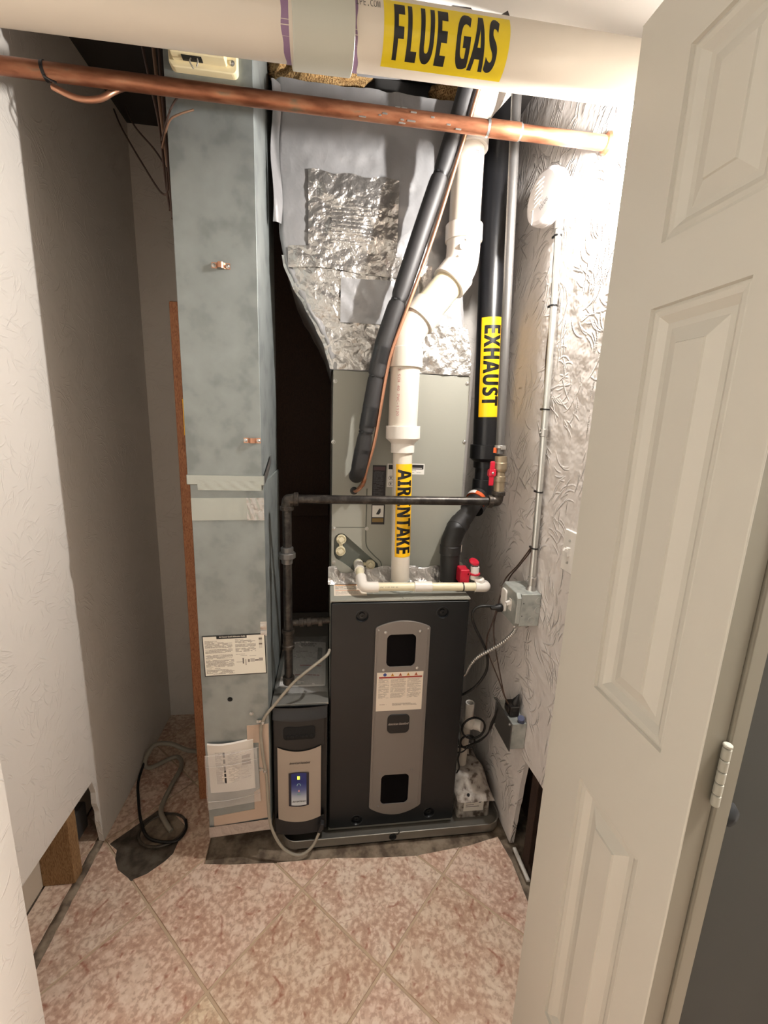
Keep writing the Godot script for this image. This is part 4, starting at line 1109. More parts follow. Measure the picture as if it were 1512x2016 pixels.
	for c in [[Vector3(-0.03, 2.345, -1.47), Vector3(0.11, 0.04, 0.05)], [Vector3(0.03, 2.395, -1.46), Vector3(0.09, 0.05, 0.05)], [Vector3(-0.12, 2.39, -1.5), Vector3(0.05, 0.07, 0.06)], [Vector3(0.345, 2.36, -1.46), Vector3(0.05, 0.04, 0.04)]]:
		b.piece(); b.sheet(22, 14, func(s, p):
			var d := Vector3(sin(p * PI) * cos(s * TAU), cos(p * PI), sin(p * PI) * sin(s * TAU))
			return c[0] + d * c[1] * (1.0 + 0.5 * fz.get_noise_3dv(d + c[0] * 3.0)), Vector3.UP, c[0])
	part(b, "fibreglass", M.wool, t, "exposed tan fibreglass")
	b = B.new()
	b.sheet(14, 10, func(s, p): return Vector3(lerp(0.07, 0.34, s), lerp(2.325, 2.44, p) + 0.03 * s * s, -1.40 + 0.03 * sin(s * 3.0) * p + 0.02 * (1.0 - p)), Vector3.BACK)
	b.piece(); b.sheet(10, 8, func(s, p): return Vector3(lerp(-0.115, -0.035, s), 2.45 - (0.09 - 0.05 * abs(s - 0.4)) * p, -1.40 + 0.02 * s), Vector3.BACK)
	b.piece(); b.sheet(8, 24, func(s, p): return Vector3(lerp(-0.158, -0.136, s) + 0.004 * sin(p * 9.0), lerp(1.96, 2.30, p), -1.392 - 0.012 * s + 0.006 * sin(p * 7.0 + s * 3.0)), Vector3.BACK)
	part(b, "loose_facing", M.wrap, t, "loose flaps of grey facing")
	b = B.new(); b.bar(Vector3(-0.14, 2.30, -1.9), Vector3(0.38, 2.449, -1.56), 0.004)
	part(b, "upper_duct", M.iron_grey, t)

func build_pipes() -> void:
	# insulated refrigerant line
	var t := thing("insulated_hose", "fat black foam sleeved refrigerant line slanting down to the cabinet", "pipe", Vector3(0.0905, 1.245, -1.41))
	var hp := [Vector3(0.093, 1.243, -1.412), Vector3(0.093, 1.25, -1.365), Vector3(0.099, 1.282, -1.342), Vector3(0.115, 1.385, -1.332), Vector3(0.131, 1.485, -1.328), Vector3(0.141, 1.548, -1.325), Vector3(0.159, 1.636, -1.32), Vector3(0.197, 1.757, -1.315), Vector3(0.256, 1.946, -1.31), Vector3(0.297, 2.075, -1.30), Vector3(0.331, 2.196, -1.27), Vector3(0.352, 2.30, -1.225), Vector3(0.368, 2.40, -1.18)]
	var cuts := [[0, 3], [3, 5], [5, 7], [7, 9], [9, 12]]
	var rad := [0.0235, 0.0235, 0.0265, 0.0255, 0.025]
	for k in cuts.size():
		var b := B.new()
		var pts := spline(hp.slice(cuts[k][0], cuts[k][1] + 1), 8)
		var rr := []
		for e in pts.size():
			var f := float(e) / (pts.size() - 1)
			rr.append(rad[k] - 0.0065 * pow(abs(f - 0.5) * 2.0, 12.0))
		b.tube(pts, rr, 22)
		part(b, "foam_sleeve", M.foam, t)
	for k in [3, 5, 7, 9]:
		var b := B.new()
		var ax: Vector3 = hp[k + 1] - hp[k - 1]
		zip_tie(b, hp[k], ax, 0.0205, 0.0025)
		b.box(hp[k] + Vector3(-0.012, 0, 0.02), Vector3(0.004, 0.003, 0.003), 0.001)
		part(b, "cable_tie", M.ink, t)
	var b := B.new(); b.tube(spline([Vector3(0.12, 1.405, -1.33), Vector3(0.128, 1.46, -1.328)], 4), 0.0248, 22, false); b.piece()
	b.tube(spline([Vector3(0.148, 1.585, -1.323), Vector3(0.157, 1.63, -1.32)], 4), 0.0272, 22, false); b.piece()
	b.tube(spline([Vector3(0.0975, 1.275, -1.344), Vector3(0.107, 1.335, -1.336)], 4), 0.0245, 22, false)
	part(b, "vinyl_tape", M.abs, t, "shiny black tape")
	t = thing("liquid_line", "thin bare copper line running along the black foam hose", "pipe", Vector3(0.089, 1.192, -1.41))
	b = B.new()
	b.tube(spline([Vector3(0.089, 1.192, -1.412), Vector3(0.094, 1.194, -1.39), Vector3(0.111, 1.214, -1.372), Vector3(0.123, 1.268, -1.352), Vector3(0.145, 1.372, -1.33), Vector3(0.168, 1.544, -1.315), Vector3(0.183, 1.623, -1.306), Vector3(0.224, 1.746, -1.298), Vector3(0.282, 1.918, -1.29), Vector3(0.328, 2.082, -1.276), Vector3(0.356, 2.2, -1.236), Vector3(0.376, 2.3, -1.19), Vector3(0.392, 2.4, -1.15)], 8), 0.0052, 12)
	part(b, "tube", M.copper_clean, t)
	b = B.new(); b.tube([Vector3(0.1, 1.2, -1.385), Vector3(0.113, 1.219, -1.37), Vector3(0.119, 1.24, -1.362)], [0.0065, 0.0078, 0.0065], 12)
	part(b, "braze", M.copper, t)
	b = B.new(); b.lathe(Vector3(0.088, 1.192, -1.41), Vector3.BACK, [Vector2(0.0, 0.004), Vector2(0.008, 0.004), Vector2(0.013, 0.002), Vector2(0.013, 0)], 16)
	part(b, "grommet", M.rubber, t)
	# air intake
	t = thing("air_intake_pipe", "white plastic air intake pipe with yellow sticker in front of the cabinet", "pipe", Vector3(0.244, 0.876, -1.34))
	var lo := Vector3(0.2445, 0.876, -1.34); var md := Vector3(0.2325, 1.345, -1.34)
	b = B.new(); cyl(b, lo, md, 0.0302, 32); part(b, "lower_pipe", M.pvc, t)
	b = B.new(); hub(b, Vector3(0.2445, 0.8755, -1.34), Vector3(0.2437, 0.908, -1.34), 0.030, 0.0335, 32)
	b.lathe(Vector3(0.2445, 0.876, -1.34), Vector3.UP, [Vector2(0.046, 0), Vector2(0.046, 0.004), Vector2(0.034, 0.006)], 28)
	part(b, "base_collar", M.zinc_plain, t, "grey rubber collar")
	b = B.new(); b.bar(Vector3(0.232, 0.881, -1.3062), Vector3(0.26, 0.895, -1.3055), 0.0003); part(b, "collar_tag", M.white, t)
	b = B.new(); b.lathe(Vector3(0.2325, 1.326, -1.34), Vector3(-0.02, 1, 0), [Vector2(0.0302, 0), Vector2(0.0355, 0.0), Vector2(0.0365, 0.001), Vector2(0.0365, 0.028), Vector2(0.04, 0.033), Vector2(0.052, 0.043), Vector2(0.053, 0.045), Vector2(0.053, 0.081), Vector2(0.0515, 0.082), Vector2(0.0445, 0.082)], 36)
	part(b, "reducer", M.pvc_white, t, "white reducer")
	b = B.new(); cyl(b, Vector3(0.2292, 1.405, -1.34), Vector3(0.2292, 1.583, -1.34), 0.0445, 36); part(b, "upper_pipe", M.pvc, t)
	b = B.new(); hub(b, Vector3(0.2285, 1.578, -1.34), Vector3(0.2282, 1.634, -1.34), 0.0445, 0.052, 36)
	var e1 := Vector3(0.228, 1.634, -1.34)
	var dg := Vector3(0.38 - 0.262, 1.862 - 1.712, -0.02).normalized()
	var e2 := Vector3(0.268, 1.722, -1.343)
	b.tube(spline([e1, Vector3(0.2305, 1.66, -1.34), Vector3(0.246, 1.695, -1.341), e2], 6), 0.0475, 32, false)
	hub(b, e2 - dg * 0.012, e2 + dg * 0.04, 0.0445, 0.0525, 36)
	part(b, "elbow", M.pvc_dull, t, "lower elbow fitting")
	var e3 := Vector3(0.374, 1.853, -1.356)
	b = B.new(); cyl(b, e2 + dg * 0.03, e3 - dg * 0.015, 0.0445, 36); part(b, "slanted_pipe", M.pvc_cream, t, "slanted cream pipe length")
	b = B.new(); hub(b, e3 - dg * 0.04, e3 + dg * 0.005, 0.0445, 0.0535, 36)
	var e4 := Vector3(0.389, 1.942, -1.36)
	b.tube(spline([e3, Vector3(0.385, 1.878, -1.358), Vector3(0.3895, 1.91, -1.36), e4], 6), 0.0485, 32, false)
	hub(b, Vector3(0.389, 1.94, -1.36), Vector3(0.388, 1.983, -1.36), 0.0445, 0.0535, 36)
	part(b, "elbow", M.pvc_white, t, "upper elbow fitting")
	b = B.new()
	for c in [[Vector3(0.374, 1.912, -1.311), 0.009], [Vector3(0.384, 1.93, -1.31), 0.0035], [Vector3(0.366, 1.888, -1.311), 0.0035]]:
		b.piece(); b.lathe(c[0], Vector3(-0.1, 0, 1), [Vector2(c[1], -0.006), Vector2(c[1], 0.0012), Vector2(c[1] - 0.0012, 0.0016), Vector2(c[1] - 0.0022, 0.0004), Vector2(0, 0.0004)], 18)
	b.piece(); b.box(Vector3(0.374, 1.912, -1.3105), Vector3(0.0014, 0.007, 0.0016), 0.0004, Basis(Vector3.BACK, -0.2))
	part(b, "moulded_mark", M.pvc_white, t)
	b = B.new(); cyl(b, Vector3(0.388, 1.98, -1.36), Vector3(0.386, 2.19, -1.36), 0.0445, 36); part(b, "top_pipe", M.pvc, t)
	b = B.new(); hub(b, Vector3(0.387, 2.175, -1.36), Vector3(0.388, 2.225, -1.36), 0.0445, 0.053, 36)
	b.tube(spline([Vector3(0.388, 2.222, -1.36), Vector3(0.392, 2.26, -1.362), Vector3(0.412, 2.295, -1.365), Vector3(0.445, 2.335, -1.37), Vector3(0.5, 2.40, -1.38), Vector3(0.53, 2.44, -1.385)], 6), 0.0485, 32)
	part(b, "elbow", M.pvc_white, t, "topmost elbow fitting")
	var rd := Vector3(0.012, -0.47, 0).normalized()
	b = B.new(); wrap_patch(b, Vector3(0.238, 1.143, -1.34), rd, Vector3(0.22, 0, 1), 0.0306, 0.3, 0.066, 20)
	part(b, "sticker", M.yellow, t, "yellow sticker")
	b = B.new(); text_round(b, "AIR INTAKE", Vector3(0.238, 1.141, -1.34), rd, Vector3(0.15, 0, 1), 0.0309, 0.272, 0.049, true, false, 0.5)
	part(b, "sticker_lettering", M.ink, t)
	b = B.new()
	text_round(b, "3 SCH 40 PVC-1120", Vector3(0.2292, 1.505, -1.34), Vector3.DOWN, Vector3(-0.62, 0, 1), 0.0447, 0.135, 0.008, true, true)
	b.piece(); text_round(b, "PVC 1120 * NSF-DWV", Vector3(0.387, 2.093, -1.36), Vector3.DOWN, Vector3(0.28, 0, 1), 0.0447, 0.12, 0.0085, true, true)
	part(b, "pipe_print", M.red_ink, t)
	b = B.new(); text_round(b, "08209", Vector3(0.388, 2.012, -1.36), Vector3.DOWN, Vector3(0.25, 0, 1), 0.0447, 0.034, 0.0075, false, true)
	part(b, "pipe_print", M.grey_ink, t)
	# exhaust
	t = thing("exhaust_pipe", "thick black exhaust pipe with a yellow sticker by the right wall", "pipe", Vector3(0.417, 0.876, -1.36))
	var x0 := Vector3(0.5675, 1.335, -1.52); var x1 := Vector3(0.5165, 2.44, -1.52)
	b = B.new(); cyl(b, x0, x1, 0.0445, 36); part(b, "upper_pipe", M.abs, t)
	b = B.new(); b.lathe(Vector3(0.5665, 1.268, -1.52), Vector3(-0.03, 1, 0), [Vector2(0.0305, 0), Vector2(0.037, 0), Vector2(0.037, 0.022), Vector2(0.05, 0.033), Vector2(0.0515, 0.034), Vector2(0.0515, 0.082), Vector2(0.05, 0.083), Vector2(0.0445, 0.083)], 32)
	part(b, "reducer", M.abs, t)
	b = B.new(); cyl(b, Vector3(0.568, 1.19, -1.52), Vector3(0.567, 1.29, -1.52), 0.0305, 28)
	hub(b, Vector3(0.5685, 1.165, -1.52), Vector3(0.568, 1.225, -1.52), 0.0305, 0.0375, 28)
	b.tube(spline([Vector3(0.5685, 1.19, -1.52), Vector3(0.567, 1.165, -1.518), Vector3(0.552, 1.14, -1.502), Vector3(0.53, 1.12, -1.48)], 6), 0.0335, 28)
	part(b, "elbow", M.abs, t)
	var f0 := Vector3(0.526, 1.199, -1.44); var f1 := Vector3(0.432, 1.075, -1.368)
	f0 = Vector3(0.545, 1.165, -1.49)
	var fd := (f1 - f0).normalized()
	b = B.new(); cyl(b, f0 - fd * 0.01, f1, 0.0312, 28); part(b, "slanted_pipe", M.rubber, t)
	b = B.new(); hub(b, f0 + fd * 0.012, f0 + fd * 0.028, 0.031, 0.0365, 28); part(b, "clamp", M.orange, t, "orange clamp band")
	b = B.new(); wrap_patch(b, f0 + fd * 0.02, fd, Vector3(-1, 0.3, 0.5), 0.0372, 0.017, 0.045, 14); part(b, "clamp_label", M.white, t, "white clamp label")
	b = B.new()
	hub(b, f1 - fd * 0.035, f1 + fd * 0.004, 0.0312, 0.0345, 28)
	b.tube(spline([f1 - fd * 0.03, f1, Vector3(0.4215, 1.052, -1.362), Vector3(0.4145, 1.03, -1.36), Vector3(0.414, 1.008, -1.36)], 6), 0.0335, 28, false)
	hub(b, Vector3(0.4145, 0.99, -1.36), Vector3(0.414, 1.02, -1.36), 0.03, 0.0355, 28)
	part(b, "elbow", M.rubber, t)
	b = B.new(); cyl(b, Vector3(0.4185, 0.877, -1.36), Vector3(0.4145, 1.0, -1.36), 0.0325, 28); part(b, "lower_pipe", M.rubber, t)
	b = B.new(); b.lathe(Vector3(0.4185, 0.876, -1.36), Vector3.UP, [Vector2(0.045, 0), Vector2(0.045, 0.004), Vector2(0.035, 0.008), Vector2(0.034, 0.02)], 24); part(b, "base_collar", M.rubber, t)
	b = B.new(); hub(b, Vector3(0.4185, 0.886, -1.36), Vector3(0.4183, 0.894, -1.36), 0.033, 0.0352, 28); b.box(Vector3(0.385, 0.89, -1.333), Vector3(0.006, 0.006, 0.008), 0.001)
	part(b, "hose_clamp", M.steel, t, "steel hose clamp")
	b = B.new(); b.bar(Vector3(0.4465, 1.0, -1.349), Vector3(0.4485, 1.023, -1.343), 0.0003); part(b, "pipe_tag", M.white, t)
	var ed := (x0 - x1).normalized()
	var ec := x1.lerp(x0, (2.44 - 1.61) / (2.44 - 1.335))
	b = B.new(); wrap_patch(b, ec, ed, Vector3(-0.16, 0, 1), 0.0449, 0.325, 0.078, 20); part(b, "sticker", M.yellow, t, "yellow sticker")
	b = B.new(); text_round(b, "EXHAUST", ec + ed * -0.006, ed, Vector3(-0.12, 0, 1), 0.0452, 0.262, 0.058, true, false, 0.6); part(b, "sticker_lettering", M.ink, t)
	# gas line
	t = thing("gas_pipe", "dark iron gas pipe crossing in front of the cabinet and down beside the duct", "pipe", Vector3(-0.118, 0.579, -1.28))
	var G := -1.28
	var gy := 1.185
	b = B.new(); cyl(b, Vector3(0.5255, 1.335, G), Vector3(0.4745, 2.44, G), 0.0134, 20); part(b, "riser", M.iron_grey, t, "grey steel riser")
	b = B.new(); cyl(b, Vector3(-0.098, gy, G), Vector3(0.515, gy + 0.001, G), 0.0134, 24); part(b, "cross_pipe", M.iron, t)
	var elbow := func(c: Vector3, a: Vector3, d: Vector3) -> B:
		var eb := B.new()
		eb.tube(spline([c + a * 0.026, c + a * 0.014 + d * 0.002, c + a * 0.004 + d * 0.004 , c + a * 0.002 + d * 0.014, c + d * 0.026], 6), 0.0175, 22, false)
		hub(eb, c + a * 0.021, c + a * 0.033, 0.0134, 0.0205, 22)
		hub(eb, c + d * 0.021, c + d * 0.033, 0.0134, 0.0205, 22)
		return eb
	part(elbow.call(Vector3(0.5335, gy, G), Vector3.LEFT, Vector3.UP), "elbow", M.malleable, t)
	part(elbow.call(Vector3(-0.1175, gy, G), Vector3.RIGHT, Vector3.DOWN), "elbow", M.malleable, t)
	b = B.new(); cyl(b, Vector3(-0.1175, 0.59, G), Vector3(-0.1175, 1.155, G), 0.0134, 20); part(b, "drop_pipe", M.iron, t)
	b = B.new(); b.lathe(Vector3(-0.1185, 0.985, G), Vector3.UP, [Vector2(0.0134, 0), Vector2(0.0165, 0.001), Vector2(0.0175, 0.014), Vector2(0.0175, 0.016), Vector2(0.0245, 0.018), Vector2(0.0255, 0.02), Vector2(0.0255, 0.034), Vector2(0.0245, 0.036), Vector2(0.019, 0.037), Vector2(0.019, 0.052), Vector2(0.0134, 0.054)], 8)
	part(b, "union", M.iron_grey, t, "grey pipe union")
	b = B.new(); b.lathe(Vector3(-0.1175, 0.705, G), Vector3.UP, [Vector2(0.0134, 0), Vector2(0.0195, 0), Vector2(0.0195, 0.01), Vector2(0.017, 0.013), Vector2(0.017, 0.05), Vector2(0.0195, 0.053), Vector2(0.0195, 0.063), Vector2(0.0134, 0.063)], 22)
	part(b, "tee", M.malleable, t)
	b = B.new(); cyl(b, Vector3(-0.105, 0.779, G - 0.02), Vector3(0.014, 0.787, G - 0.02), 0.0105, 18)
	for q in [-0.085, -0.06, -0.025]: hub(b, Vector3(q, 0.781, G - 0.02), Vector3(q + 0.014, 0.782, G - 0.02), 0.0105, 0.015, 8)
	part(b, "branch", M.malleable, t, "short branch into the furnace")
	b = B.new(); b.lathe(Vector3(-0.1175, 0.578, G), Vector3.UP, [Vector2(0, 0.002), Vector2(0.014, 0), Vector2(0.0185, 0.003), Vector2(0.0185, 0.025), Vector2(0.0134, 0.026)], 22); part(b, "cap", M.malleable, t)
	b = B.new()
	b.lathe(Vector3(0.5335, 1.219, G), Vector3(-0.03, 1, 0), [Vector2(0.0134, 0), Vector2(0.0165, 0), Vector2(0.0165, 0.03), Vector2(0.0185, 0.031), Vector2(0.0185, 0.046), Vector2(0.0155, 0.048), Vector2(0.0155, 0.06), Vector2(0.0185, 0.063), Vector2(0.0205, 0.07), Vector2(0.0205, 0.088), Vector2(0.0185, 0.09), Vector2(0.0185, 0.108), Vector2(0.0134, 0.11)], 10)
	cyl(b, Vector3(0.517, 1.276, G), Vector3(0.5, 1.276, G), 0.006, 12)
	part(b, "valve", M.brass, t, "brass ball valve")
	b = B.new()
	b.bar(Vector3(0.494, 1.236, G + 0.004), Vector3(0.51, 1.312, G + 0.012), 0.003)
	b.bar(Vector3(0.491, 1.262, G - 0.006), Vector3(0.5165, 1.29, G + 0.014), 0.006)
	part(b, "valve_handle", M.red, t, "red valve handle")
	b = B.new(); cyl(b, Vector3(0.503, 1.276, G + 0.013), Vector3(0.503, 1.276, G + 0.017), 0.004, 8); part(b, "handle_nut", M.steel, t)
	b = B.new(); b.box(Vector3(0.511, 1.345, G + 0.004), Vector3(0.0085, 0.008, 0.0012), 0.0005); part(b, "tag", M.orange, t, "orange tag")
	b = B.new(); hub(b, Vector3(0.5247, 1.352, G), Vector3(0.5243, 1.361, G), 0.0134, 0.0165, 18); b.box(Vector3(0.529, 1.353, G + 0.015), Vector3(0.008, 0.005, 0.002), 0.001); part(b, "ground_clamp", M.steel, t)
	# condensate drain
	t = thing("condensate_pipe", "thin cream plastic drain pipe lying across the furnace top", "pipe", Vector3(0.3, 0.909, -1.27))
	var cy := 0.9095
	b = B.new(); cyl(b, Vector3(0.15, cy + 0.001, -1.27), Vector3(0.496, cy - 0.004, -1.27), 0.0134, 22); part(b, "pipe", M.pvc_cream, t)
	b = B.new()
	b.tube(spline([Vector3(0.109, 0.938, -1.405), Vector3(0.109, 0.9375, -1.375), Vector3(0.1085, 0.935, -1.35)], 4), 0.0165, 22)
	part(b, "adapter", M.pvc_white, t)
	b = B.new(); b.tube(spline([Vector3(0.1085, 0.936, -1.37), Vector3(0.109, 0.932, -1.33), Vector3(0.111, 0.924, -1.30)], 5), 0.0134, 22); part(b, "short_pipe", M.pvc_cream, t)
	b = B.new()
	b.tube(spline([Vector3(0.110, 0.928, -1.312), Vector3(0.1125, 0.916, -1.285), Vector3(0.119, 0.911, -1.273), Vector3(0.134, cy, -1.27), Vector3(0.162, cy, -1.27)], 6), 0.0172, 24)
	part(b, "elbow", M.pvc_white, t)
	b = B.new(); hub(b, Vector3(0.277, cy, -1.27), Vector3(0.334, cy - 0.001, -1.27), 0.0134, 0.0165, 24); part(b, "coupling", M.pvc_white, t)
	b = B.new(); zip_tie(b, Vector3(0.437, cy - 0.003, -1.27), Vector3.RIGHT, 0.0136, 0.0018); part(b, "cable_tie", M.ink, t)
	b = B.new()
	b.tube(spline([Vector3(0.478, cy - 0.003, -1.27), Vector3(0.503, cy - 0.004, -1.27), Vector3(0.515, cy - 0.006, -1.277), Vector3(0.518, cy - 0.008, -1.295)], 6), 0.0172, 24)
	b.lathe(Vector3(0.497, cy + 0.005, -1.275), Vector3(-0.3, 1, -0.1), [Vector2(0.016, 0), Vector2(0.016, 0.014), Vector2(0.012, 0.019)], 20)
	part(b, "end_elbow", M.pvc_white, t)
	b = B.new(); text_flat(b, "PVC 1120 SCH 40", Transform3D(Basis(), Vector3(0.195, cy + 0.004, -1.2562)), 0.055, 0.004, true, true); part(b, "pipe_print", M.grey_ink, t)
	t = thing("float_switch", "small drain safety switch with red cap and white tube above the furnace", "switch", Vector3(0.45, 0.9, -1.31))
	b = B.new(); b.bar(Vector3(0.433, 0.905, -1.34), Vector3(0.466, 0.956, -1.29), 0.004); part(b, "housing", M.red, t, "red housing")
	b = B.new(); b.lathe(Vector3(0.482, 0.922, -1.295), Vector3.UP, [Vector2(0.0125, 0), Vector2(0.014, 0.001), Vector2(0.014, 0.044), Vector2(0.0125, 0.045), Vector2(0.0105, 0.044), Vector2(0.0105, 0.01), Vector2(0, 0.01)], 22); part(b, "tube", M.white, t)
	b = B.new(); hub(b, Vector3(0.482, 0.938, -1.295), Vector3(0.482, 0.945, -1.295), 0.0138, 0.018, 22); b.bar(Vector3(0.455, 0.936, -1.31), Vector3(0.475, 0.946, -1.29), 0.002); part(b, "band", M.red, t)
	b = B.new(); b.lathe(Vector3(0.478, 0.977, -1.30), Vector3(0.3, 1, 0.35), [Vector2(0.0, 0), Vector2(0.017, 0), Vector2(0.0175, 0.004), Vector2(0.015, 0.009), Vector2(0, 0.011)], 22); part(b, "cap", M.red, t, "tilted red cap")
	b = B.new(); b.tube([Vector3(0.464, 0.925, -1.41), Vector3(0.45, 0.93, -1.345)], 0.018, 18); part(b, "inlet", M.pvc_dull, t)

func build_cleaner() -> void:
	var t := thing("air_cleaner", "dark air cleaner with beige front and small blue screen", "appliance", Vector3(-0.08, 0.055, -1.3))
	var b := B.new(); b.bar(Vector3(-0.165, 0.052, -1.5), Vector3(0.0085, 0.53, -1.232), 0.003); part(b, "case", M.charcoal, t)
	b = B.new(); b.bar(Vector3(-0.168, 0.528, -1.9), Vector3(0.0105, 0.535, -1.234), 0.001); b.piece(); b.bar(Vector3(-0.168, 0.05, -1.9), Vector3(0.0105, 0.528, -1.5), 0.001); part(b, "filter_cabinet", M.ledge, t, "grey metal ledge above the unit")
	# front cover, bowed outward
	var cover := func(x: float, y: float) -> float: return -1.2165 + 0.009 * (1.0 - pow((x + 0.0785) / 0.085, 2)) - 0.012 * smoothstep(0.49, 0.53, y)
	var sheet := func(xa: float, xb: float, ya: Callable, yb: Callable, lift: float) -> B:
		var s := B.new()
		s.sheet(18, 8, func(u, v):
			var x: float = lerp(xa, xb, u)
			var y: float = lerp(ya.call(u), yb.call(u), v)
			return Vector3(x, y, cover.call(x, y) + lift), Vector3.BACK)
		for e in [xa, xb]:
			var u: float = 0.0 if e == xa else 1.0
			for k in 8:
				var y0: float = lerp(ya.call(u), yb.call(u), k / 8.0); var y1: float = lerp(ya.call(u), yb.call(u), (k + 1) / 8.0)
				s.flat(Vector3(e, y0, cover.call(e, y0) + lift), Vector3(e, y1, cover.call(e, y1) + lift), Vector3(e, y1, -1.236), Vector3(e, y0, -1.236), Vector3.LEFT if e == xa else Vector3.RIGHT)
		return s
	var arc := func(y: float, up: float) -> Callable: return func(u: float) -> float: return y + up * (1.0 - pow(u * 2.0 - 1.0, 2))
	part(sheet.call(-0.163, 0.006, arc.call(0.495, -0.004), arc.call(0.53, 0.0), 0.001), "top_cap", M.charcoal_soft, t)
	part(sheet.call(-0.157, -0.002, arc.call(0.395, -0.012), arc.call(0.496, -0.004), -0.001), "handle_panel", M.charcoal, t)
	b = B.new()
	b.prism(rrect(-0.13, 0.425, -0.03, 0.472, 0.012), FZ(0, 0, -1.2085), 0.001)
	for k in 6: b.lathe(Vector3(-0.117 + k * 0.0148, 0.437, -1.2078), Vector3.BACK, [Vector2(0.006, 0), Vector2(0.005, 0.0016), Vector2(0, 0.002)], 12)
	part(b, "handle_recess", M.void, t, "black grip recess")
	part(sheet.call(-0.149, -0.012, arc.call(0.127, -0.012), arc.call(0.398, -0.014), 0.0025), "front_cover", M.beige, t, "beige front cover")
	part(sheet.call(-0.157, -0.002, arc.call(0.062, 0.0), arc.call(0.128, -0.012), -0.001), "base_panel", M.charcoal_soft, t)
	var im := Image.create(200, 400, false, Image.FORMAT_RGB8)
	for y in 400:
		var f := y / 400.0
		im.fill_rect(Rect2i(0, y, 200, 1), rgb(28, 42, 112).lerp(rgb(196, 200, 204), smoothstep(0.25, 0.85, f)))
	for q in [[0, 0, 200, 10], [0, 385, 200, 15], [0, 0, 26, 400], [176, 0, 24, 400]]: im.fill_rect(Rect2i(q[0], q[1], q[2], q[3]), rgb(36, 34, 44))
	for k in 40:
		var a := PI * k / 39.0
		im.fill_rect(Rect2i(int(98 + 17 * cos(a)), int(160 - 22 * sin(a)), 5, 5), rgb(150, 196, 196))
	im.fill_rect(Rect2i(82, 232, 36, 22), rgb(120, 150, 150)); im.fill_rect(Rect2i(94, 196, 14, 20), rgb(214, 150, 150))
	b = B.new()
	var scr := PackedVector2Array()
	b.sheet(10, 10, func(u, v):
		var x: float = lerp(-0.1145, -0.05, u)
		var y: float = lerp(0.305, 0.181, v) + 0.004 * (1.0 - pow(u * 2.0 - 1.0, 2)) * (1.0 if v < 0.5 else -1.0)
		return Vector3(x, y, cover.call(x, y) + 0.0042), Vector3.BACK)
	part(b, "screen", finish(im, 0.25), t, "small blue and white screen")
	b = B.new(); b.box(Vector3(-0.0828, 0.289, -1.2022), Vector3(0.0042, 0.006, 0.0008), 0.0005)
	var led := mat(rgb(226, 236, 120), 0.4); led.emission_enabled = true; led.emission = Color(0.75, 0.85, 0.2); led.emission_energy_multiplier = 1.2
	part(b, "indicator", led, t, "lit yellow green indicator")
	b = B.new(); text_flat(b, "AccuClean", FZ(-0.0815, 0.199, -1.2021), 0.042, 0.0062, true, false, 0.3); part(b, "screen_lettering", M.ink, t)
	b = B.new(); text_flat(b, "American Standard", FZ(-0.079, 0.343, -1.2036), 0.064, 0.008, true, false, 0.35); part(b, "cover_lettering", M.ink, t)
	# booklet in a plastic bag on the ledge
	t = thing("manual_bag", "clear plastic bag of printed manuals lying on the ledge above the air cleaner", "bag", Vector3(-0.08, 0.537, -1.45))
	im = Image.create(300, 400, false, Image.FORMAT_RGB8); im.fill(rgb(226, 222, 218))
	rng.seed = 37
	rows(im, 110, 20, 230, 60, 12, rgb(70, 66, 66)); rows(im, 40, 90, 200, 180, 12, rgb(170, 164, 160), 0.4); im.fill_rect(Rect2i(240, 60, 50, 120), rgb(120, 118, 118)); im.fill_rect(Rect2i(120, 236, 150, 8), rgb(170, 60, 50)); rows(im, 40, 320, 260, 334, 14, rgb(150, 70, 66)); im.fill_rect(Rect2i(30, 356, 40, 26), rgb(80, 80, 84))
	b = B.new()
	b.sheet(14, 16, func(s, p): return Vector3(lerp(-0.152, 0.0, s), 0.547 + 0.004 * sin(s * 4.0), lerp(-1.60, -1.315, p)), Vector3.UP)
	part(b, "manual", finish(im, 0.6), t, "white printed manual")
	b = B.new()
	var bn := FastNoiseLite.new(); bn.seed = 8; bn.frequency = 9.0
	b.sheet(30, 40, func(s, p):
		var ed2: float = pow(sin(s * PI), 0.25) * pow(sin(clampf(p, 0.02, 0.98) * PI), 0.25)
		return Vector3(lerp(-0.164, 0.0085, s), 0.537 + 0.017 * ed2 + 0.006 * bn.get_noise_2d(s, p * 2.0) * ed2, lerp(-1.66, -1.285, p) + 0.012 * sin(s * 3.0)), Vector3.UP)
	part(b, "film", M.film, t, "clear plastic film")
	b = B.new()
	b.bar(Vector3(-0.15, 0.537, -1.60), Vector3(-0.002, 0.545, -1.318), 0.002)
	part(b, "pages", M.white, t)
	# grey control cable
	t = thing("control_cable", "grey cable clipped down the duct edge and looping to the air cleaner", "cable", Vector3(-0.18, 0.03, -1.19))
	b = B.new(); b.tube(spline([Vector3(0.012, 0.712, -1.245), Vector3(0.0, 0.705, -1.22), Vector3(-0.062, 0.661, -1.205), Vector3(-0.1, 0.625, -1.205), Vector3(-0.153, 0.563, -1.195), Vector3(-0.182, 0.526, -1.19), Vector3(-0.195, 0.477, -1.19), Vector3(-0.19, 0.386, -1.19), Vector3(-0.181, 0.312, -1.19), Vector3(-0.176, 0.177, -1.188), Vector3(-0.163, 0.11, -1.182), Vector3(-0.129, 0.046, -1.176), Vector3(-0.08, 0.02, -1.172), Vector3(-0.04, 0.038, -1.18), Vector3(-0.016, 0.08, -1.192)], 8), 0.0047, 12)
	part(b, "cable", M.grey_cord, t)
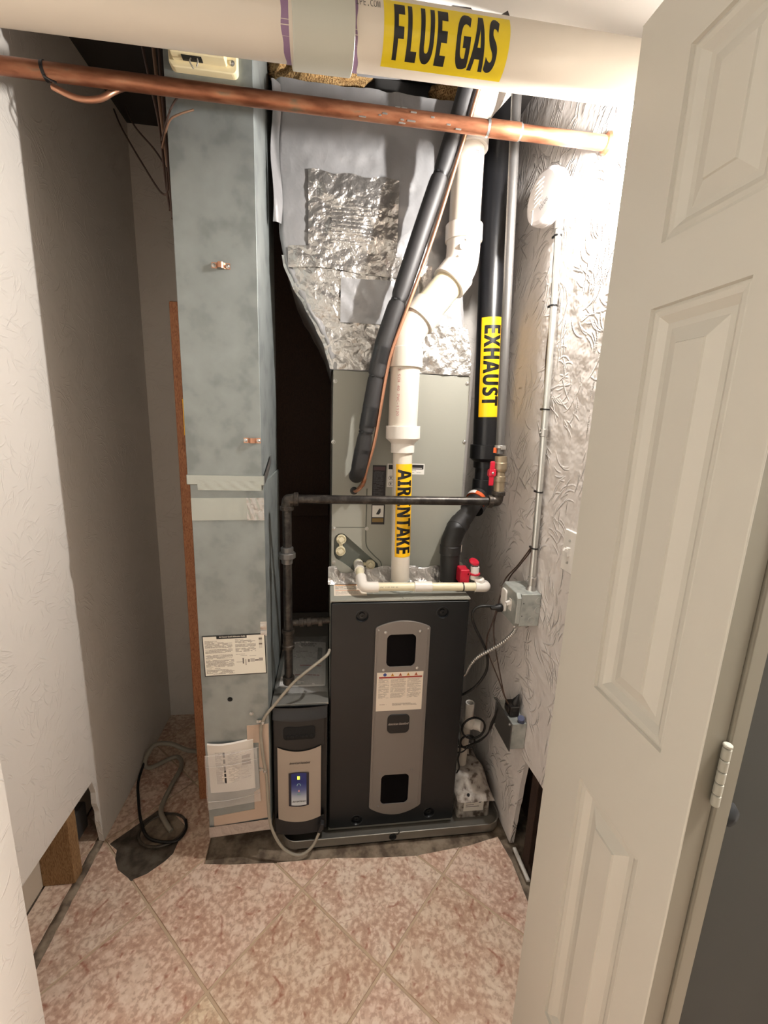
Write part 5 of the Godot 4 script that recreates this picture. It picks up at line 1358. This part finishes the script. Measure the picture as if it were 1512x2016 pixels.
	b = B.new(); b.box(Vector3(-0.0105, 0.097, -1.2), Vector3(0.007, 0.017, 0.01), 0.003, Basis(Vector3.BACK, -0.3)); part(b, "plug", M.charcoal_soft, t)
	for q in [Vector3(-0.187, 0.508, -1.19), Vector3(-0.184, 0.335, -1.19)]:
		b = B.new(); hub(b, q - Vector3(0.001, 0.004, 0), q + Vector3(0, 0.004, 0), 0.0047, 0.0062, 14); b.box(q + Vector3(-0.013, 0, -0.006), Vector3(0.008, 0.004, 0.0012), 0.0005); screw(b, q + Vector3(-0.016, 0, -0.005), Vector3.BACK, 0.0028)
		part(b, "cable_clip", M.steel, t)

func build_right_wall() -> void:
	# smoke alarm on a box
	var c := Vector3(0.604, 2.03, -1.262)
	var t := thing("smoke_alarm", "round white smoke alarm on the right wall above the conduit", "alarm", Vector3(0.64, 2.03, -1.262))
	var b := B.new(); cyl(b, Vector3(0.639, 2.03, -1.262), Vector3(0.604, 2.03, -1.262), 0.052, 32, 0.002); part(b, "mounting_box", M.white, t)
	var ax := Vector3(-1, 0.02, 0.17).normalized()
	var ac := Vector3(0.602, 2.029, -1.262)
	b = B.new(); b.lathe(ac, ax, [Vector2(0, 0), Vector2(0.067, 0), Vector2(0.069, 0.003), Vector2(0.069, 0.009), Vector2(0.067, 0.010), Vector2(0.0675, 0.012), Vector2(0.0695, 0.014), Vector2(0.0695, 0.026), Vector2(0.0665, 0.033), Vector2(0.058, 0.0365), Vector2(0, 0.038)], 48)
	part(b, "cover", M.alarm, t)
	b = B.new()
	var fz := ax
	var fxx := Vector3.UP.cross(fz).normalized()
	var fx := Transform3D(Basis(fxx, fz.cross(fxx), fz), ac + ax * 0.0382)
	for k in 6:
		b.piece()
		var y := 0.04 - k * 0.011
		b.tube(spline([fx * Vector3(-0.03 + 0.004 * k * 0.2, y - 0.004, -0.001), fx * Vector3(-0.01, y + 0.002, 0.0), fx * Vector3(0.006, y + 0.003, -0.0005)], 4), 0.0016, 6)
	b.piece(); b.prism(rrect(-0.042, -0.022, 0.001, -0.019, 0.001), fx, 0.002, 0.0003)
	b.piece(); b.prism(rrect(-0.030, -0.06, -0.0285, -0.021, 0.0005), fx, 0.002, 0.0003)
	b.piece(); b.prism(rrect(-0.016, -0.017, -0.002, -0.006, 0.002), fx, 0.002, 0.0006)
	part(b, "vent_ridge", M.white, t)
	b = B.new(); text_flat(b, "10/06", fx * Transform3D(Basis(Vector3.BACK, 0.5), Vector3(0.018, -0.026, 0.0005)), 0.034, 0.012, false); part(b, "handwriting", M.grey_ink, t)
	# conduit
	t = thing("conduit", "slim metal conduit running down the right wall to the switch box", "conduit", Vector3(0.622, 0.94, -1.18))
	b = B.new(); b.tube(spline([Vector3(0.622, 1.965, -1.25), Vector3(0.622, 1.755, -1.229), Vector3(0.622, 1.478, -1.208), Vector3(0.622, 1.245, -1.193), Vector3(0.622, 1.028, -1.181), Vector3(0.622, 0.93, -1.177)], 4), 0.0092, 20); part(b, "tube", M.conduit, t)
	b = B.new(); hub(b, Vector3(0.622, 1.95, -1.249), Vector3(0.622, 1.99, -1.252), 0.009, 0.0125, 20); b.piece(); b.lathe(Vector3(0.622, 0.926, -1.177), Vector3.UP, [Vector2(0.017, 0), Vector2(0.015, 0.006), Vector2(0.0105, 0.02), Vector2(0.0125, 0.022), Vector2(0.0125, 0.046), Vector2(0.009, 0.047)], 16); b.piece(); screw(b, Vector3(0.611, 0.96, -1.178), Vector3.LEFT, 0.003); part(b, "connector", M.steel, t)
	b = B.new(); hub(b, Vector3(0.622, 1.392, -1.2025), Vector3(0.622, 1.414, -1.204), 0.0092, 0.0115, 20); b.piece(); screw(b, Vector3(0.611, 1.403, -1.203), Vector3.LEFT, 0.003); part(b, "strap", M.steel, t)
	for q in [[1.935, -1.247], [1.752, -1.229], [1.47, -1.2075], [1.232, -1.192], [1.062, -1.183]]:
		b = B.new(); zip_tie(b, Vector3(0.622, q[0], q[1]), Vector3(0, 1, 0.05), 0.0098, 0.0022); b.box(Vector3(0.615, q[0], q[1] - 0.011), Vector3(0.003, 0.003, 0.006), 0.001); part(b, "cable_tie", M.ink, t)
	b = B.new(); b.tube(spline([Vector3(0.626, 1.935, -1.262), Vector3(0.63, 1.84, -1.255), Vector3(0.628, 1.752, -1.243), Vector3(0.632, 1.66, -1.262), Vector3(0.632, 1.56, -1.252), Vector3(0.628, 1.47, -1.222), Vector3(0.632, 1.36, -1.228), Vector3(0.628, 1.235, -1.206), Vector3(0.63, 1.15, -1.205), Vector3(0.622, 1.064, -1.196), Vector3(0.606, 1.0, -1.225), Vector3(0.597, 0.93, -1.28), Vector3(0.582, 0.86, -1.285), Vector3(0.548, 0.805, -1.25), Vector3(0.541, 0.761, -1.235), Vector3(0.552, 0.7, -1.23), Vector3(0.567, 0.62, -1.21), Vector3(0.58, 0.56, -1.195), Vector3(0.597, 0.527, -1.19)], 8), 0.0022, 8)
	solo(b, "thin_cable", M.brown_cord, "thin brown cable tied along the conduit, right one of the pair below the switch box", "cable", Vector3(0.622, 1.06, -1.19), "thin brown cables by the conduit")
	b = B.new(); b.tube(spline([Vector3(0.614, 1.064, -1.187), Vector3(0.602, 0.99, -1.238), Vector3(0.588, 0.92, -1.292), Vector3(0.562, 0.865, -1.262), Vector3(0.538, 0.79, -1.245), Vector3(0.528, 0.745, -1.25), Vector3(0.528, 0.699, -1.25), Vector3(0.547, 0.652, -1.25), Vector3(0.572, 0.588, -1.22), Vector3(0.582, 0.555, -1.204), Vector3(0.597, 0.526, -1.198)], 8), 0.0022, 8)
	solo(b, "thin_cable", M.brown_cord, "thin brown cable from the lowest tie, left one of the pair below the switch box", "cable", Vector3(0.61, 1.06, -1.19), "thin brown cables by the conduit")
	# switch box
	t = thing("switch_box", "square metal box with outlet and switch on the right wall", "box", Vector3(0.64, 0.83, -1.195))
	b = B.new(); b.bar(Vector3(0.576, 0.828, -1.25), Vector3(0.639, 0.931, -1.14), 0.002); part(b, "box", M.zinc_plain, t)
	b = B.new()
	b.prism(poly([Vector2(-0.058, -0.040), Vector2(-0.046, -0.054), Vector2(0.046, -0.054), Vector2(0.058, -0.040), Vector2(0.058, 0.040), Vector2(0.046, 0.054), Vector2(-0.046, 0.054), Vector2(-0.058, 0.040)]), FX(0.562, 0.88, -1.195), 0.013, 0.004); part(b, "cover_plate", M.zinc_plain, t)
	b = B.new(); b.prism(rrect(-0.046, -0.036, -0.012, 0.036, 0.008), FX(0.5565, 0.88, -1.195), 0.006, 0.001); part(b, "outlet", M.white, t, "white outlet")
	b = B.new(); b.prism(rrect(0.006, -0.018, 0.024, 0.02, 0.002), FX(0.5605, 0.882, -1.195), 0.003, 0.0006); b.box(Vector3(0.5545, 0.888, -1.18), Vector3(0.007, 0.006, 0.0045), 0.001, Basis(Vector3.BACK, 0.35)); part(b, "toggle", M.white, t, "white toggle switch")
	b = B.new()
	for q in [Vector2(0.585, 0.902), Vector2(0.583, 0.862)]: b.piece(); b.lathe(Vector3(q.x, q.y, -1.1399), Vector3.BACK, [Vector2(0.0018, 0), Vector2(0, 0.0002)], 8)
	part(b, "rivet_hole", M.void, t)
	b = B.new()
	for q in [Vector2(0.614, 0.848), Vector2(0.632, 0.91), Vector2(0.632, 0.88)]: b.piece(); b.lathe(Vector3(q.x, q.y, -1.14), Vector3.BACK, [Vector2(0.0105, 0.0), Vector2(0.0098, 0.0006), Vector2(0.009, 0.0)], 18)
	part(b, "knockout", M.steel, t)
	b = B.new(); hub(b, Vector3(0.583, 0.829, -1.165), Vector3(0.583, 0.817, -1.165), 0.006, 0.011, 14); b.piece(); screw(b, Vector3(0.57, 0.824, -1.15), Vector3(-0.3, 0, 1), 0.0038); part(b, "cable_clamp", M.steel, t)
	# power cord and flexible conduit
	t = thing("power_cord", "thick black power cord plugged into the metal box and looping behind the furnace", "cable", Vector3(0.55, 0.853, -1.225))
	b = B.new(); b.tube(spline([Vector3(0.538, 0.855, -1.2245), Vector3(0.50, 0.858, -1.226), Vector3(0.472, 0.85, -1.229), Vector3(0.463, 0.825, -1.232), Vector3(0.475, 0.785, -1.237), Vector3(0.513, 0.718, -1.25), Vector3(0.537, 0.665, -1.26), Vector3(0.543, 0.6, -1.27), Vector3(0.521, 0.538, -1.285), Vector3(0.487, 0.492, -1.305), Vector3(0.47, 0.47, -1.33)], 8), 0.0044, 12); part(b, "cord", M.cord, t)
	b = B.new(); b.lathe(Vector3(0.5562, 0.852, -1.224), Vector3.LEFT, [Vector2(0, 0), Vector2(0.011, 0), Vector2(0.0135, 0.003), Vector2(0.013, 0.014), Vector2(0.008, 0.022), Vector2(0.0065, 0.036), Vector2(0.0045, 0.037)], 18, true); part(b, "plug", M.cord, t, "black plug")
	t = thing("armoured_cable", "ribbed silver flexible conduit curving from the metal box to the furnace", "conduit", Vector3(0.58, 0.816, -1.17))
	var bp := spline([Vector3(0.583, 0.82, -1.165), Vector3(0.58, 0.79, -1.176), Vector3(0.56, 0.745, -1.2), Vector3(0.533, 0.701, -1.23), Vector3(0.504, 0.659, -1.26), Vector3(0.489, 0.607, -1.29), Vector3(0.485, 0.567, -1.31), Vector3(0.475, 0.53, -1.34)], 26)
	b = B.new()
	for k in range(0, bp.size() - 4, 4):
		var L: float = (bp[k + 4] - bp[k]).length()
		b.lathe(bp[k], bp[k + 4] - bp[k], [Vector2(0.0038, -0.05 * L), Vector2(0.006, 0.2 * L), Vector2(0.0064, 0.5 * L), Vector2(0.006, 0.8 * L), Vector2(0.0038, 1.05 * L)], 14, true)
	part(b, "sleeve", M.steel, t)
	# lower junction box with transformer
	t = thing("transformer_box", "grey metal junction box with a small transformer low on the right wall", "box", Vector3(0.64, 0.385, -1.19))
	b = B.new(); b.bar(Vector3(0.588, 0.40, -1.262), Vector3(0.639, 0.493, -1.137), 0.002); part(b, "box", M.zinc_plain, t)
	b = B.new(); b.bar(Vector3(0.585, 0.396, -1.266), Vector3(0.589, 0.497, -1.133), 0.0015); part(b, "cover", M.iron_grey, t, "dark grey cover")
	b = B.new(); b.bar(Vector3(0.594, 0.494, -1.215), Vector3(0.626, 0.53, -1.168), 0.003); b.bar(Vector3(0.59, 0.504, -1.207), Vector3(0.63, 0.522, -1.176), 0.002); part(b, "transformer", M.iron, t, "small transformer")
	b = B.new(); b.lathe(Vector3(0.616, 0.53, -1.185), Vector3(0.2, 1, 0.1), [Vector2(0.012, 0), Vector2(0.013, 0.012), Vector2(0.007, 0.024), Vector2(0.002, 0.038), Vector2(0, 0.04)], 14, true); part(b, "wire_nut", M.cord, t)
	b = B.new(); cyl(b, Vector3(0.626, 0.487, -1.15), Vector3(0.62, 0.51, -1.143), 0.011, 14); part(b, "fuse_cap", mat(rgb(60, 66, 96), 0.4), t, "bluish fuse cap")
	b = B.new(); b.tube(spline([Vector3(0.588, 0.50, -1.235), Vector3(0.582, 0.507, -1.25), Vector3(0.578, 0.50, -1.262), Vector3(0.584, 0.495, -1.25)], 6), 0.0022, 8); part(b, "ring_terminal", M.iron_grey, t)
	for q in [Vector3(0.5852, 0.487, -1.145), Vector3(0.5852, 0.405, -1.255)]:
		b = B.new(); screw(b, q, Vector3.LEFT, 0.0035); part(b, "screw", M.steel, t)
	# light switch
	t = thing("light_switch", "white toggle light switch plate on the right wall beside the door", "switch", Vector3(0.64, 1.04, -1.035))
	b = B.new(); b.prism(rrect(-0.032, -0.056, 0.036, 0.056, 0.004), FX(0.634, 1.1, -1.022), 0.006, 0.002); part(b, "plate", M.white, t)
	b = B.new(); b.box(Vector3(0.631, 1.1, -1.022), Vector3(0.004, 0.012, 0.006), 0.001); b.box(Vector3(0.626, 1.104, -1.022), Vector3(0.008, 0.005, 0.004), 0.0015, Basis(Vector3.BACK, -0.4)); part(b, "toggle", M.white, t)
	b = B.new(); screw(b, Vector3(0.634, 1.13, -1.022), Vector3.LEFT, 0.0024); b.piece(); screw(b, Vector3(0.634, 1.07, -1.022), Vector3.LEFT, 0.0024); part(b, "screw", M.steel, t)

func build_low() -> void:
	# condensate pump
	var t := thing("condensate_pump", "grimy white condensate pump in the pan beside the furnace", "pump", Vector3(0.54, 0.01, -1.35))
	var b := B.new(); b.prism(rrect(0.482, -0.012 + 1.28, 0.606, 1.52, 0.012).duplicate(), Transform3D(Basis(Vector3.RIGHT, Vector3.FORWARD, Vector3.UP), Vector3(0, 0.095, 0)), 0.09, 0.003); part(b, "tank", M.grimy, t)
	b = B.new()
	var gn := FastNoiseLite.new(); gn.seed = 21; gn.frequency = 12.0
	b.sheet(30, 30, func(s, p):
		var x: float = lerp(0.474, 0.61, s); var z: float = lerp(-1.53, -1.243, p)
		var dome: float = 0.022 * pow(max(0.0, 1.0 - pow((s - 0.5) * 2.0, 4)), 0.5) * pow(max(0.0, 1.0 - pow((p - 0.5) * 2.0, 4)), 0.5)
		var motor: float = 0.03 * smoothstep(0.16, 0.1, Vector2(x - 0.54, z + 1.36).length() * 1.9)
		return Vector3(x, 0.096 + dome + motor + 0.003 * gn.get_noise_2d(x, z), z), Vector3.UP)
	part(b, "lid", M.grimy, t, "dusty white lid")
	b = B.new(); b.bar(Vector3(0.503, 0.038, -1.2655), Vector3(0.578, 0.088, -1.262), 0.001); part(b, "label_panel", M.paper, t, "pale printed label")
	b = B.new()
	b.bar(Vector3(0.51, 0.075, -1.2618), Vector3(0.545, 0.079, -1.2614), 0.0); b.piece(); b.bar(Vector3(0.51, 0.065, -1.2618), Vector3(0.54, 0.067, -1.2614), 0.0); b.piece(); b.bar(Vector3(0.51, 0.057, -1.2618), Vector3(0.56, 0.059, -1.2614), 0.0)
	b.piece(); b.lathe(Vector3(0.563, 0.077, -1.2618), Vector3.BACK, [Vector2(0.006, 0), Vector2(0, 0.0004)], 14)
	part(b, "label_print", M.grey_ink, t)
	b = B.new(); b.lathe(Vector3(0.515, 0.105, -1.262), Vector3(0, 1, 0.3), [Vector2(0.006, 0), Vector2(0.005, 0.009), Vector2(0, 0.011)], 12, true); part(b, "button", M.ink, t)
	# drain trap
	t = thing("drain_trap", "upright white plastic drain tee with open top beside the furnace", "pipe", Vector3(0.53, 0.12, -1.36))
	b = B.new(); b.lathe(Vector3(0.531, 0.345, -1.36), Vector3.UP, [Vector2(0.0165, 0), Vector2(0.0165, 0.07), Vector2(0.0145, 0.071), Vector2(0.0125, 0.07), Vector2(0.0125, 0.01), Vector2(0, 0.01)], 24); part(b, "open_stub", M.pvc_white, t)
	b = B.new(); b.lathe(Vector3(0.537, 0.31, -1.365), Vector3.UP, [Vector2(0.02, 0), Vector2(0.026, 0.012), Vector2(0.026, 0.03), Vector2(0.02, 0.044), Vector2(0.0165, 0.046)], 24, true); b.tube([Vector3(0.535, 0.325, -1.37), Vector3(0.57, 0.33, -1.345)], 0.021, 22); part(b, "tee", M.pvc_white, t)
	b = B.new(); b.lathe(Vector3(0.5705, 0.33, -1.3447), Vector3(0.035, 0.005, 0.025), [Vector2(0.0235, 0), Vector2(0.0235, 0.006), Vector2(0.022, 0.008), Vector2(0, 0.008)], 22); part(b, "end_cap", M.pvc_white, t)
	b = B.new(); b.tube([Vector3(0.526, 0.315, -1.365), Vector3(0.52, 0.12, -1.37)], 0.0165, 20); part(b, "down_pipe", M.pvc_dull, t)
	b = B.new(); b.tube([Vector3(0.54, 0.25, -1.40), Vector3(0.565, 0.12, -1.43)], 0.008, 14); part(b, "vent_tube", M.pvc_dull, t)
	var ring := func(c: Vector3, r: float, th: float) -> B:
		var rb := B.new()
		var pts := []
		for k in 37: pts.append(c + Vector3(cos(TAU * k / 36.0) * r, sin(TAU * k / 36.0) * r, 0))
		rb.tube(pts, th, 10, false)
		return rb
	solo(ring.call(Vector3(0.5385, 0.334, -1.325), 0.043, 0.0038), "hose_loop", M.cord, "larger black hose loop around the white drain tee", "hose", Vector3(0.5385, 0.33, -1.325))
	solo(ring.call(Vector3(0.522, 0.275, -1.328), 0.027, 0.0034), "hose_loop", M.cord, "smaller black hose loop hanging below the drain tee", "hose", Vector3(0.52, 0.275, -1.328))
	b = B.new(); b.tube(spline([Vector3(0.586, 0.49, -1.245), Vector3(0.578, 0.45, -1.243), Vector3(0.57, 0.41, -1.25), Vector3(0.562, 0.363, -1.255), Vector3(0.54, 0.305, -1.29), Vector3(0.507, 0.262, -1.32), Vector3(0.47, 0.25, -1.34)], 8), 0.0028, 8)
	solo(b, "black_cable", M.cord, "upper of two thin black cables from the low junction box to the furnace", "cable", Vector3(0.56, 0.36, -1.25))
	b = B.new(); b.tube(spline([Vector3(0.586, 0.44, -1.255), Vector3(0.572, 0.378, -1.258), Vector3(0.552, 0.325, -1.275), Vector3(0.521, 0.27, -1.31), Vector3(0.5, 0.24, -1.32), Vector3(0.47, 0.225, -1.34)], 8), 0.0024, 8)
	solo(b, "black_cable", M.cord, "lower of two thin black cables from the low junction box to the furnace", "cable", Vector3(0.55, 0.32, -1.27))
	b = B.new(); b.tube(spline([Vector3(0.468, 0.33, -1.28), Vector3(0.476, 0.29, -1.276), Vector3(0.472, 0.25, -1.278), Vector3(0.478, 0.215, -1.276), Vector3(0.472, 0.19, -1.28)], 6), 0.003, 8)
	solo(b, "black_cable", M.cord, "short kinked black cable against the furnace side below the drain tee", "cable", Vector3(0.47, 0.25, -1.28))
	# drain sump in the bare patch
	t = thing("floor_drain", "dark round floor drain in the bare cement patch by the left wall", "drain", Vector3(-0.555, -0.002, -1.325))
	b = B.new()
	var dp := []
	for k in 33: dp.append(Vector3(-0.557 + 0.075 * cos(TAU * k / 32.0), 0.0005, -1.325 - 0.062 * sin(TAU * k / 32.0)))
	b.tube(dp, 0.0045, 8, false); part(b, "rim", M.wet, t)
	b = B.new()
	for k in 32: b.tri(Vector3(-0.557, -0.001, -1.325), dp[k] + Vector3(0, -0.001, 0), dp[k + 1] + Vector3(0, -0.001, 0), Vector3.UP, Vector3.UP, Vector3.UP)
	part(b, "basin", M.concrete, t)
	b = B.new(); b.tube(spline([Vector3(-0.722, 0.04, -1.61), Vector3(-0.722, 0.008, -1.54), Vector3(-0.69, 0.006, -1.46), Vector3(-0.647, 0.006, -1.37), Vector3(-0.6, 0.008, -1.30), Vector3(-0.55, 0.008, -1.275), Vector3(-0.495, 0.008, -1.272), Vector3(-0.476, 0.008, -1.31), Vector3(-0.488, 0.008, -1.35)], 8), 0.0048, 10)
	solo(b, "floor_hose", M.cord, "thin black hose running along the floor into the drain", "hose", Vector3(-0.65, 0.005, -1.4))
	b = B.new(); b.tube(spline([Vector3(-0.38, 0.02, -1.78), Vector3(-0.48, 0.012, -1.69), Vector3(-0.56, 0.03, -1.66), Vector3(-0.64, 0.07, -1.66), Vector3(-0.70, 0.075, -1.65), Vector3(-0.722, 0.04, -1.61), Vector3(-0.70, 0.014, -1.60), Vector3(-0.62, 0.014, -1.65), Vector3(-0.58, 0.014, -1.6), Vector3(-0.587, 0.013, -1.5), Vector3(-0.588, 0.013, -1.40), Vector3(-0.555, 0.012, -1.345), Vector3(-0.525, 0.004, -1.315)], 8), 0.0085, 12)
	solo(b, "drain_tube", M.grey_cord, "thicker grey drain tube curling from the dark corner into the floor drain", "hose", Vector3(-0.6, 0.012, -1.5))
	# plywood board and framing behind; board stretched to paint the gap's shade
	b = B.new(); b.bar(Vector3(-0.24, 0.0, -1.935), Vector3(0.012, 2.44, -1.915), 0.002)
	solo(b, "backing_board", M.dark_wood, "dark brown board stretched over the gap between duct and furnace as painted shade", "board", Vector3(-0.08, 0.02, -1.925))
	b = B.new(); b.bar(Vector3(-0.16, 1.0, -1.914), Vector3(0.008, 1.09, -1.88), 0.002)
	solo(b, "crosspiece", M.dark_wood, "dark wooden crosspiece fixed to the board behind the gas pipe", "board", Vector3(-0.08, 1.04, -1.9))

const LAMP := 1.48
const LAMP_COLOR := Color(1.0, 0.985, 0.965)
const HALL_FILL := 7.5

func _ready() -> void:
	var cam := Camera3D.new()
	cam.name = "camera"
	cam.fov = 99.72
	cam.near = 0.05
	cam.position = Vector3(0, 1.42, 0)
	cam.rotation_degrees = Vector3(-11.87, -7.70, 2.10)
	add_child(cam)
	cam.current = true
	var we := WorldEnvironment.new()
	we.name = "environment"
	var env := Environment.new()
	env.background_mode = Environment.BG_COLOR
	env.background_color = Color(0, 0, 0)
	env.tonemap_mode = Environment.TONE_MAPPER_LINEAR
	env.tonemap_exposure = 1.0
	env.sdfgi_enabled = true; env.ssao_enabled = true; env.ssil_enabled = true
	we.environment = env
	add_child(we)
	make_materials()
	build_lamp()
	build_setting()
	build_furnace()
	build_duct()
	build_overhead()
	build_pipes()
	build_cleaner()
	build_right_wall()
	build_low()
